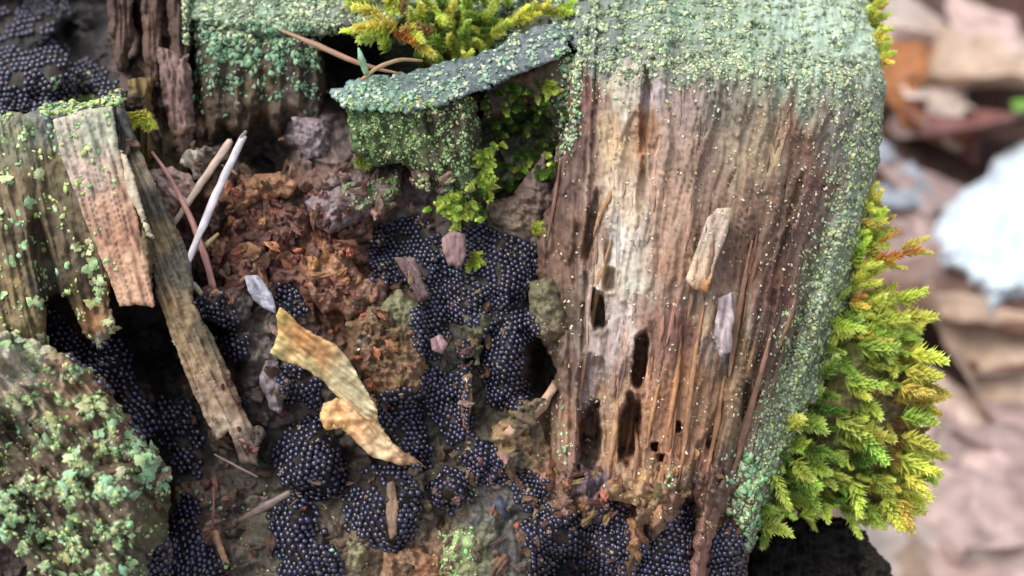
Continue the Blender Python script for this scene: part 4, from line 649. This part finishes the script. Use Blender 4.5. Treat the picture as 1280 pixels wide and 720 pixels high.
# leafy lobes on the mound: lobes large enough to pick apart
lm = []
for i in range(10):
    n1, n2 = 14, 4; v = [(0, 0, .35)]; ph = RNG.uniform(0, 6.3, 3); k1 = RNG.integers(3, 6)
    for a in range(1, n2 + 1):
        for j in range(n1):
            t = j / n1 * 2 * math.pi; R0 = a / n2; o = 1 + R0 * (.22 * math.sin(k1 * t + ph[0]) + .14 * math.sin(7 * t + ph[1])) + .05 * RNG.uniform(-1, 1)
            v.append((R0 * o * math.cos(t), R0 * o * math.sin(t), .35 + .18 * math.sin(2 * t + ph[2]) * R0 - .55 * R0 ** 3 + .12 * RNG.uniform(-1, 1)))
    f = [(0, 1 + j, 1 + (j + 1) % n1) for j in range(n1)]
    for a in range(n2 - 1):
        for j in range(n1):
            p0, p1 = 1 + a * n1 + j, 1 + a * n1 + (j + 1) % n1; f.append((p0, p0 + n1, p1 + n1, p1))
    me = bpy.data.meshes.new('lobe'); me.from_pydata(v, [], f); me.polygons.foreach_set('use_smooth', [True] * len(f)); me.materials.append(M_lobe)
    base = [(180, 206, 152), (160, 196, 146), (190, 206, 156), (164, 208, 164), (178, 184, 124), (194, 194, 144), (150, 184, 146), (186, 180, 148), (176, 204, 160), (166, 196, 142)][i]
    a = me.color_attributes.new('Col', 'FLOAT_COLOR', 'POINT'); a.data.foreach_set('color', np.tile(np.r_[lin(base), 1], len(v)).astype(np.float32)); lm.append(me)
def lobes(label, pts, rad, kinds, loc):
    t = empty('leafy_lichen', tuple(W(loc[0], loc[1], float(zat(*loc)))), label, 'lichen'); p0 = np.array(t.location)
    x, y = pts; x = x[:300]; y = y[:300]; T, B, N = frames(x, y); z = zat(x, y)
    for i in range(len(x)):
        if z[i] > 9: continue
        o = link('lobe', lm[kinds[RNG.integers(len(kinds))]], t); r = rad[0] + (rad[1] - rad[0]) * RNG.random() ** 1.8; k = (D + z[i]) / D / 100 * r
        N_ = N[i] + RNG.normal(0, .18, 3); N_ /= np.linalg.norm(N_); T_ = np.cross(B[i], N_); T_ /= np.linalg.norm(T_); B_ = np.cross(N_, T_)
        m4 = Matrix(((T_[0], B_[0], N_[0], 0), (T_[1], B_[1], N_[1], 0), (T_[2], B_[2], N_[2], 0), (0, 0, 0, 1)))
        o.matrix_basis = Matrix.Translation(Vector(W(x[i], y[i], z[i] - .012 * RNG.random()) - p0)) @ m4 @ Matrix.Diagonal((k * 1.15, k, k * .5, 1))
mound = lambda x, y: zat(x, y) < .3
f1 = field(1300, (-20, 222, 425, 730), lambda x, y: mound(x, y) * (.02 + .9 * MOC(x, y)) * (1 - .9 * np.exp(-(((x - 25) / 44) ** 2 + ((y - 560) / 40) ** 2))) * (1 - np.exp(-(((x - 15) / 30) ** 2 + ((y - 460) / 32) ** 2))) * (1 - .9 * ss(150, 190, x) * ss(600, 630, y)))
lobes('leafy pale green lichen spread over the mound in the lower left', f1, (3, 8.5), list(range(10)), (110, 580))
f2 = field(420, (120, 222, 480, 620), lambda x, y: mound(x, y) * np.exp(-((polysd([(84, 440), (124, 470), (180, 545), (216, 612), (210, 650), (60, 600)], x, y) - 8) / 14) ** 2) * ss(530, 560, y + .4 * x - 60))
lobes('bright mint green lichen cushion on the right shoulder of the mound', f2, (3.5, 8), [1, 3, 6, 8], (185, 570))
f3 = field(200, (60, 150, 300, 450), lambda x, y: (zat(x, y) < .4) * np.exp(-((x - (70 + .42 * (y - 230))) / 12) ** 2))
lobes('yellow-green lichen lobes down the finger of the left block', f3, (4, 8), [2, 4, 5, 9], (120, 380))
f4 = field(160, (-20, 60, 140, 440), lambda x, y: (zat(x, y) < .4) * clump(x, y, 26, 706, .0, .3))
lobes('green lichen lobes at the left margin of the left block', f4, (4, 8), [0, 1, 2, 9], (20, 250))
f5 = field(700, (-20, 215, 425, 730), lambda x, y: mound(x, y) * .8)
lichen('small green grains filling between the lobes on the mound', 9500, (-20, 220, 425, 730), lambda x, y: mound(x, y) * (.05 + .7 * MOC(x, y)), (1.4, 4.6), BG + YG + PALE[1:2])
# ------------------------------------------------------------------ moss
mm = {}
def shootmesh(key, tipc, basec, nl=84, spread_=.7, wid=.058, ll=.36):
    L = []
    for v in range(5):
        Vs, Fs, Cs = [], [], []; bend = RNG.uniform(-.25, .25, 2)
        ctr = lambda t: np.array([bend[0] * t * t, bend[1] * t * t, t])
        for i in range(nl):
            t = .02 + .98 * (i / nl) ** .9; a = i * 2.39996 + RNG.uniform(-.3, .3); out = np.array([math.cos(a), math.sin(a), 0])
            up = spread_ * (1.15 - .8 * t ** 2) * RNG.uniform(.8, 1.2); l_ = ll * (1.05 - .55 * t) * RNG.uniform(.8, 1.15)
            d = out * math.sin(up) + np.array([0, 0, 1]) * math.cos(up); s = np.cross(d, out); s /= np.linalg.norm(s) + 1e-9; w_ = wid * RNG.uniform(.8, 1.3)
            p = ctr(t * .86); o = out * .02; b = len(Vs)
            Vs += [p, p + d * l_ * .45 + s * w_ + o, p + d * l_ * .5 - out * .015, p + d * l_ * .45 - s * w_ + o, p + d * l_ + o * 2.5 + out * .05 * RNG.uniform(-1, 1)]
            Fs += [(b, b + 1, b + 2), (b, b + 2, b + 3), (b + 1, b + 4, b + 2), (b + 2, b + 4, b + 3)]
            cb = lin(basec) * (1 - t) + lin(tipc) * t; cj = 1 + .2 * RNG.uniform(-1, 1)
            Cs += [cb * .7 * cj, cb * cj, cb * .9 * cj, cb * cj, (cb * .5 + lin(tipc) * .6) * cj]
        me = bpy.data.meshes.new('shoot'); me.from_pydata([tuple(q) for q in Vs], [], Fs); me.materials.append(M_moss)
        a = me.color_attributes.new('Col', 'FLOAT_COLOR', 'POINT'); a.data.foreach_set('color', np.c_[np.clip(np.array(Cs), 0, 1), np.ones(len(Cs))].astype(np.float32).ravel()); L.append(me)
    mm[key] = L
shootmesh('yellow', (250, 246, 150), (222, 210, 104)); shootmesh('green', (222, 238, 140), (156, 178, 80)); shootmesh('brown', (200, 178, 110), (150, 118, 80))
shootmesh('deep', (130, 164, 76), (72, 84, 40)); shootmesh('lime', (238, 246, 144), (184, 200, 88)); shootmesh('orange', (234, 190, 100), (210, 150, 76), 40)
def shoot(parent, kind, x, y, d, ang, tilt, L, fat=1.):
    """ang: direction in the picture (0 = right, 90 = up), tilt: towards the viewer"""
    a = math.radians(ang); tl = math.radians(tilt)
    dirl = np.array([math.cos(a) * math.cos(tl), math.sin(a) * math.cos(tl), math.sin(tl)])
    dw = dirl[0] * np.array([1, 0, 0]) + dirl[1] * np.array([0, sp, cp]) - dirl[2] * np.array([0, cp, -sp])
    q = Vector(dw).to_track_quat('Z', 'Y').to_matrix().to_4x4() @ Matrix.Rotation(RNG.uniform(0, 6.3), 4, 'Z')
    k = (D + d) / D / 100 * L; o = link('shoot', mm[kind][RNG.integers(5)], parent)
    o.matrix_basis = Matrix.Translation(Vector(W(x, y, d) - np.array(parent.location))) @ q @ Matrix.Diagonal((k * fat, k * fat, k, 1)); return o
def mossthing(label, x, y, d): return empty('moss_clump', tuple(W(x, y, d)), label, 'moss')
t = mossthing('thick yellow-green moss cushion growing out of the right side of the stump', 1060, 500, 1.2)
cush = [(1040, 370), (1090, 376), (1130, 430), (1150, 470), (1150, 540), (1140, 600), (1110, 648), (1050, 634), (990, 646), (940, 660), (950, 600), (990, 520), (1020, 450)]
relief('moss_mat', cush, lambda X, Y, sd: 1.5 - .45 * np.clip(sd / 50, 0, 1) + .15 * fbm(X / 16, Y / 16, 3, 720), plaincol([(1090, 420, (150, 150, 80)), (1105, 520, (140, 120, 92)), (1060, 600, (110, 104, 60)), (1130, 560, (160, 150, 76)), (1110, 600, (150, 120, 80))], 721), M_moss, t, edge=7, rnd=(20, .5), back=2.5, seed=80)
for x, y in rand_in(cush, 240):
    out = (x - 1000) / 150; ang = RNG.normal(-15 - 30 * ss(480, 640, y), 38); bro = math.hypot((x - 1105) / 32, (y - 520) / 45) < 1
    kind = 'brown' if bro and RNG.random() < .8 else RNG.choice(['yellow', 'green', 'lime'], p=[.42, .3, .28]) if x > 1060 else RNG.choice(['green', 'lime', 'deep'], p=[.5, .3, .2])
    shoot(t, kind, x, y, 1.5 - .8 * RNG.random() + .3 * out, ang, RNG.uniform(5, 65), RNG.uniform(24, 52) * (.8 if bro else 1), RNG.uniform(.8, 1.2))
for x, y, an, L, kd in [(1130, 395, 5, 60, 'yellow'), (1125, 375, 12, 52, 'lime'), (1140, 440, -6, 64, 'yellow'), (1135, 462, -18, 62, 'yellow'), (1128, 480, -28, 56, 'yellow'), (1130, 520, 0, 60, 'lime'), (1130, 545, -10, 62, 'yellow'), (1128, 570, -30, 64, 'lime'), (1135, 590, -40, 60, 'yellow'), (1110, 620, -70, 62, 'lime'), (1128, 622, -75, 60, 'yellow'), (1070, 600, -70, 62, 'lime'), (1080, 540, -45, 66, 'green'), (1050, 520, -40, 70, 'green'), (1010, 600, -60, 56, 'green'), (1095, 400, 0, 60, 'lime'), (1075, 430, -12, 66, 'lime'), (1060, 470, -25, 66, 'lime')]:
    shoot(t, kd, x - 6, y, .8, an, 20, L * .78, 1.2)
t = mossthing('small yellow-green moss tuft high on the right edge, above the big cushion', 1080, 270, .9)
for _ in range(60): x = RNG.uniform(1058, 1090); y = RNG.uniform(245, 400); shoot(t, RNG.choice(['yellow', 'lime', 'orange'], p=[.45, .48, .07]), x, y, 1.1 + RNG.uniform(-.2, .2), RNG.normal(5, 35), 25, RNG.uniform(20, 40), 1.1)
t = mossthing('orange-brown moss sprig reaching right towards the white patch', 1100, 320, .9)
for x, y, an, L, kd in [(1092, 326, 14, 62, 'orange'), (1125, 312, 28, 40, 'yellow'), (1128, 318, 10, 36, 'yellow'), (1095, 306, 35, 36, 'orange'), (1100, 330, -10, 34, 'yellow')]: shoot(t, kd, x, y, .9, an, 10, L, .7)
t = mossthing('thin yellow moss strip on the upper right corner of the cut top', 1098, 30, 1.5)
for _ in range(40): y = RNG.uniform(-30, 75); shoot(t, RNG.choice(['yellow', 'lime']), 1092 + .06 * y + RNG.uniform(-5, 2), y, 1.7 - y * .006, RNG.normal(20, 50), 20, RNG.uniform(14, 24), 1.3)
t = mossthing('bright lime moss tuft between the back rim and the bark bar', 560, 40, 1.0)
for _ in range(110):
    x = RNG.normal(568, 26); y = RNG.normal(38, 26); shoot(t, RNG.choice(['green', 'lime', 'yellow', 'deep'], p=[.4, .5, .04, .06]), x, y, 1.5 - .5 * RNG.random(), RNG.normal(90, 60), RNG.uniform(10, 60), RNG.uniform(18, 34), 1.1)
t = mossthing('yellow-brown moss sprig above the dark gap', 470, 40, .9)
for x, y, an, L, kd in [(500, 30, 190, 62, 'yellow'), (480, 22, 160, 44, 'yellow'), (490, 34, 215, 54, 'lime'), (505, 30, -40, 46, 'yellow'), (520, 50, -50, 40, 'yellow'), (490, 40, -20, 44, 'orange'), (545, 40, 175, 46, 'brown'), (500, 20, 70, 40, 'brown'), (455, 42, 170, 30, 'lime')]: shoot(t, kd, x, y, .8, an, 25, L, .95)
t = mossthing('small green moss bits at the very top beside the back rim', 460, 4, 1.2)
for _ in range(24): shoot(t, 'lime', RNG.uniform(430, 500), RNG.uniform(-16, 6), 1.2, RNG.normal(-60, 60), 30, RNG.uniform(16, 28), 1.1)
t = mossthing('narrow lime moss strand lying on the right end of the bark bar', 660, 24, .8)
for i in range(16): s = i / 15; shoot(t, 'lime' if i % 3 else 'yellow', 612 + 92 * s, 42 - 26 * math.sin(s * 1.7), .85, 25 + RNG.normal(0, 30), 30, RNG.uniform(20, 28), 1.2)
t = mossthing('deep green moss in the shaded hollow under the bark bar', 650, 170, 1.0)
for _ in range(150):
    x = RNG.normal(655, 22); y = RNG.uniform(105, 225); shoot(t, RNG.choice(['deep', 'green'], p=[.8, .2]), x, y, float(min(zat(x, y), 1.4)) + .05, RNG.normal(-60, 60), RNG.uniform(10, 60), RNG.uniform(12, 24), 1.2)
t = mossthing('trailing green moss frond hanging right of the block', 612, 215, .5)
for i in range(46): s = i / 45; shoot(t, 'green' if i % 4 else 'lime', 618 - 14 * math.sin(s * 3) + RNG.normal(0, 4), 178 + 66 * s, .35, RNG.choice([-150, -30, -90]) + RNG.normal(0, 20), 25, RNG.uniform(10, 18), 1.1)
t = mossthing('light green moss tuft hanging just above the widest bead cluster', 570, 262, .3)
for _ in range(60): x = RNG.normal(572, 20); y = RNG.normal(254, 9); shoot(t, RNG.choice(['green', 'lime', 'deep'], p=[.6, .25, .15]), x, y, .35 - .2 * RNG.random(), RNG.normal(-80, 50), RNG.uniform(10, 50), RNG.uniform(12, 22), 1.15)
for x, y, an, L, lab in [(590, 322, -60, 20, 'tiny green moss leaf beside the pinkish flake on the beads'), (664, 286, 5, 24, 'tiny green moss leaf at the left edge of the wood face'), (684, 104, -80, 22, 'bright green moss dot under the right end of the bar'), (600, 116, -80, 22, 'small olive moss dot under the bar'), (448, 198, 0, 26, 'flat green moss leaf under the hanging block'), (172, 140, -85, 34, 'yellow moss thread on the fibres behind the left block')]:
    d = float(zat(x, y)) - .05; t = mossthing(lab, x, y, d)
    for k in range(7): shoot(t, 'lime' if 'olive' not in lab and 'yellow' not in lab else 'yellow', x + RNG.normal(0, 3), y + RNG.normal(0, 2), d, an + RNG.normal(0, 25), 25, L, 1.1)
# ------------------------------------------------------------------ forest floor
gx, gy = np.meshgrid(np.linspace(-1, 1, 161), np.linspace(-1, 1, 161)); sx_ = np.sign(gx) * np.abs(gx) ** 2.2 * 900; sy_ = 30 + np.sign(gy) * np.abs(gy) ** 2.2 * 900
V = np.stack([sx_, sy_, .5 * fbm(sx_ / 9, sy_ / 9, 4, 800) - .4], -1).reshape(-1, 3); idx = np.arange(161 * 161).reshape(161, 161)
F = np.stack([idx[:-1, :-1], idx[:-1, 1:], idx[1:, 1:], idx[1:, :-1]], -1).reshape(-1, 4)
tag(mesh('ground', V, F, M_soil, None, np.tile(lin((84, 64, 56)), (len(V), 1)) * (1 + .4 * fbm(V[:, 0] / 4, V[:, 1] / 4, 3, 804))[:, None]), kind='structure')
LC = {'pink': (206, 178, 168), 'tan': (186, 160, 138), 'brown': (108, 78, 66), 'orange': (160, 104, 60), 'rose': (134, 92, 86), 'grey': (150, 156, 164), 'beige': (212, 194, 180), 'mauve': (172, 148, 142), 'green': (120, 170, 70)}
lv = {}
for kname, c in LC.items():
    for v in range(3):
        nu, nv = 15, 9; Vs = []; Cs = []; cu, cw, tw = RNG.uniform(-.5, .9), RNG.uniform(-.6, .8), RNG.uniform(-.5, .5); ph = RNG.uniform(0, 6.3)
        for i in range(nu):
            u = i / (nu - 1); w0 = .34 * math.sin(math.pi * u ** .85) ** .8 * (1 + (.16 * math.sin(u * 22 + ph) if v != 1 else 0)) + .012
            for j in range(nv):
                s = (j / (nv - 1) - .5) * 2; z = cw * .25 * s * s * (w0 / .3) + cu * .3 * (u - .5) ** 2 + tw * .25 * s * (u - .5) + .025 * math.sin(9 * u + 5 * s + ph) + (.012 if j % 2 else 0) - .02 * (abs(s) < .1)
                Vs.append((u - .5, s * w0 + .05 * math.sin(3 * u + ph), z)); Cs.append(lin(c) * (1 + .25 * RNG.uniform(-1, 1)) * (1.15 if abs(s) < .1 else 1))
        Fs = [(i * nv + j, (i + 1) * nv + j, (i + 1) * nv + j + 1, i * nv + j + 1) for i in range(nu - 1) for j in range(nv - 1)]
        me = bpy.data.meshes.new('leaf'); me.from_pydata(Vs, [], Fs); me.polygons.foreach_set('use_smooth', [True] * len(Fs)); me.materials.append(M_leaf)
        a = me.color_attributes.new('Col', 'FLOAT_COLOR', 'POINT'); a.data.foreach_set('color', np.c_[np.clip(np.array(Cs), 0, 1), np.ones(len(Cs))].astype(np.float32).ravel()); lv[kname, v] = me
def leaf(kind, x, y, L, ang, h=.5, tilt=None, label=None, group=None):
    o = link('dead_leaf', lv[kind, int(RNG.integers(3))]); o.location = (x, y, h); o.scale = (L, L, L)
    tl = tilt or (RNG.normal(0, .22), RNG.normal(0, .22)); o.rotation_euler = (tl[0], tl[1], math.radians(ang)); return tag(o, label, 'fallen leaf', group)
def gp(px, py, h=0.):
    d = (CAMZ - h) / (sp - (360 - py) / 100 / D * cp) - D; return W(px, py, d)
lit = []
for i in range(560):
    x, y = RNG.uniform(-40, 60), RNG.uniform(-6, 100)
    if (x + 3) ** 2 + (y - 16) ** 2 < 120: continue
    kd = str(RNG.choice(list(LC)[:8], p=[.2, .2, .1, .02, .07, .08, .22, .11])); L_ = RNG.uniform(3.2, 7); an = RNG.uniform(0, 360); h_ = RNG.uniform(.2, 1.2)
    px_ = 640 + 100 * D * x / (y * cp + CAMZ * sp)
    if 930 < px_ < 1340 and 16 < y < 72: 
        f_ = y * cp + (CAMZ - h_) * sp; py_ = 360 - 100 * D * (y * sp - (CAMZ - h_) * cp) / f_
        wh = 'behind the cut top, upper right' if py_ < 110 else 'between the stump and the white patch' if py_ < 270 and px_ < 1190 else 'around the white patch' if py_ < 400 else 'right of the moss cushion' if py_ < 560 else 'in the lower right below the moss'
        leaf(kd, x, y, L_, an, h_, None, 'partly covered %s dead leaf in the blurred litter %s' % (kd, wh), '%s litter leaves %s' % (kd, wh))
    else: lit.append((kd, x, y, L_, an, h_))
LV, LF, LCc = [], [], []; nL = 0
for kd, x, y, L_, an, h_ in lit:                                                        # litter outside the picture: nobody could count it
    me = lv[kd, int(RNG.integers(3))]; co = np.empty(len(me.vertices) * 3, np.float32); me.vertices.foreach_get('co', co); co = co.reshape(-1, 3) * L_
    cc = np.empty(len(me.vertices) * 4, np.float32); me.color_attributes['Col'].data.foreach_get('color', cc); ca, sa = math.cos(an), math.sin(an); tx = RNG.normal(0, .2)
    LV.append(np.c_[x + co[:, 0] * ca - co[:, 1] * sa, y + co[:, 0] * sa + co[:, 1] * ca, h_ + co[:, 2] + tx * co[:, 0]]); LF.append(np.array([p.vertices[:] for p in me.polygons]) + nL); nL += len(co); LCc.append(cc.reshape(-1, 4)[:, :3])
tag(mesh('leaf_litter', np.concatenate(LV), np.concatenate(LF), M_leaf, None, np.concatenate(LCc)), 'matted brown leaf litter around the foot of the stump', 'leaf litter', None, 'stuff')
VL = [(1150, 40, 'beige', 7, 20, 'pale beige leaf at the top, right of the stump corner'), (1235, 50, 'pink', 7, 120, 'pale pink leaf in the upper right corner'), (1215, 105, 'tan', 7.5, -10, 'tan leaf arching across the upper right, above the rosy one'),
      (1165, 118, 'beige', 5, 60, 'small pale curled leaf just right of the stump'), (1120, 100, 'orange', 4.5, 80, 'small orange leaf touching the edge of the stump'), (1150, 150, 'orange', 5, -30, 'orange-brown leaf with dark shade beneath'),
      (1215, 165, 'rose', 7.5, 35, 'rosy brown leaf above the white patch'), (1095, 190, 'grey', 3, 90, 'grey-blue leaf edge beside the stump'), (1120, 235, 'grey', 3.6, 60, 'grey leaf above the orange moss sprig'), (1165, 225, 'mauve', 6, 10, 'mauve leaf left of the white patch'),
      (1190, 395, 'brown', 7, -40, 'large brown leaf below the white patch'), (1255, 430, 'brown', 5, 40, 'dark brown leaf under the white patch at the right margin'), (1215, 470, 'tan', 7, -70, 'tan leaf right of the moss cushion'), (1230, 560, 'beige', 6.5, -60, 'broad beige leaf right of the moss cushion'),
      (1190, 600, 'pink', 7, 70, 'pinkish leaf below the moss cushion'), (1262, 640, 'mauve', 7, 100, 'mauve leaf near the lower right corner'), (1160, 690, 'beige', 5, 20, 'pale leaf at the bottom edge beside the dark hollow'), (1225, 700, 'pink', 7, -20, 'pink leaf in the lower right corner'), (1276, 142, 'green', 1.6, 30, 'small green leaf at the right margin above the white patch'), (1265, 520, 'mauve', 6, 30, 'mauve leaf at the right margin')]
for px, py, kd, L, an, lab in VL:
    p = gp(px, py, 1.6); leaf(kd, p[0], p[1], L, an, 1.6 + RNG.uniform(-.2, .5), None, lab)
# white patch of snow lying on the leaves
sn = [(1164, 316), (1168, 276), (1196, 244), (1230, 222), (1246, 196), (1280, 176), (1340, 160), (1356, 250), (1356, 392), (1290, 388), (1262, 384), (1246, 402), (1226, 396), (1216, 366), (1196, 350), (1176, 338)]
o = relief('snow_patch', sn, lambda X, Y, sd: ground_d(X, Y) - 3.2 - 2.0 * (1 - (1 - np.clip(sd / 40, 0, 1)) ** 2) + .5 * (cells(X / 44 + .3 * fbm(X / 30, Y / 30, 2, 826), Y / 36, 827)[2] - .5) + .6 * fbm(X / 34, Y / 34, 3, 820) + .12 * fbm(X / 8, Y / 8, 2, 824), plaincol([(1250, 300, (196, 206, 222))], 825, .04), M_snow, None, edge=6, rnd=(16, 1.6), back=4.5, seed=90, zbuf=False)
tag(o, 'bright white patch of melting snow among the leaves at the right margin', 'snow')

print('tris', sum(len(m.loops) - 2 * len(m.polygons) for m in bpy.data.meshes))
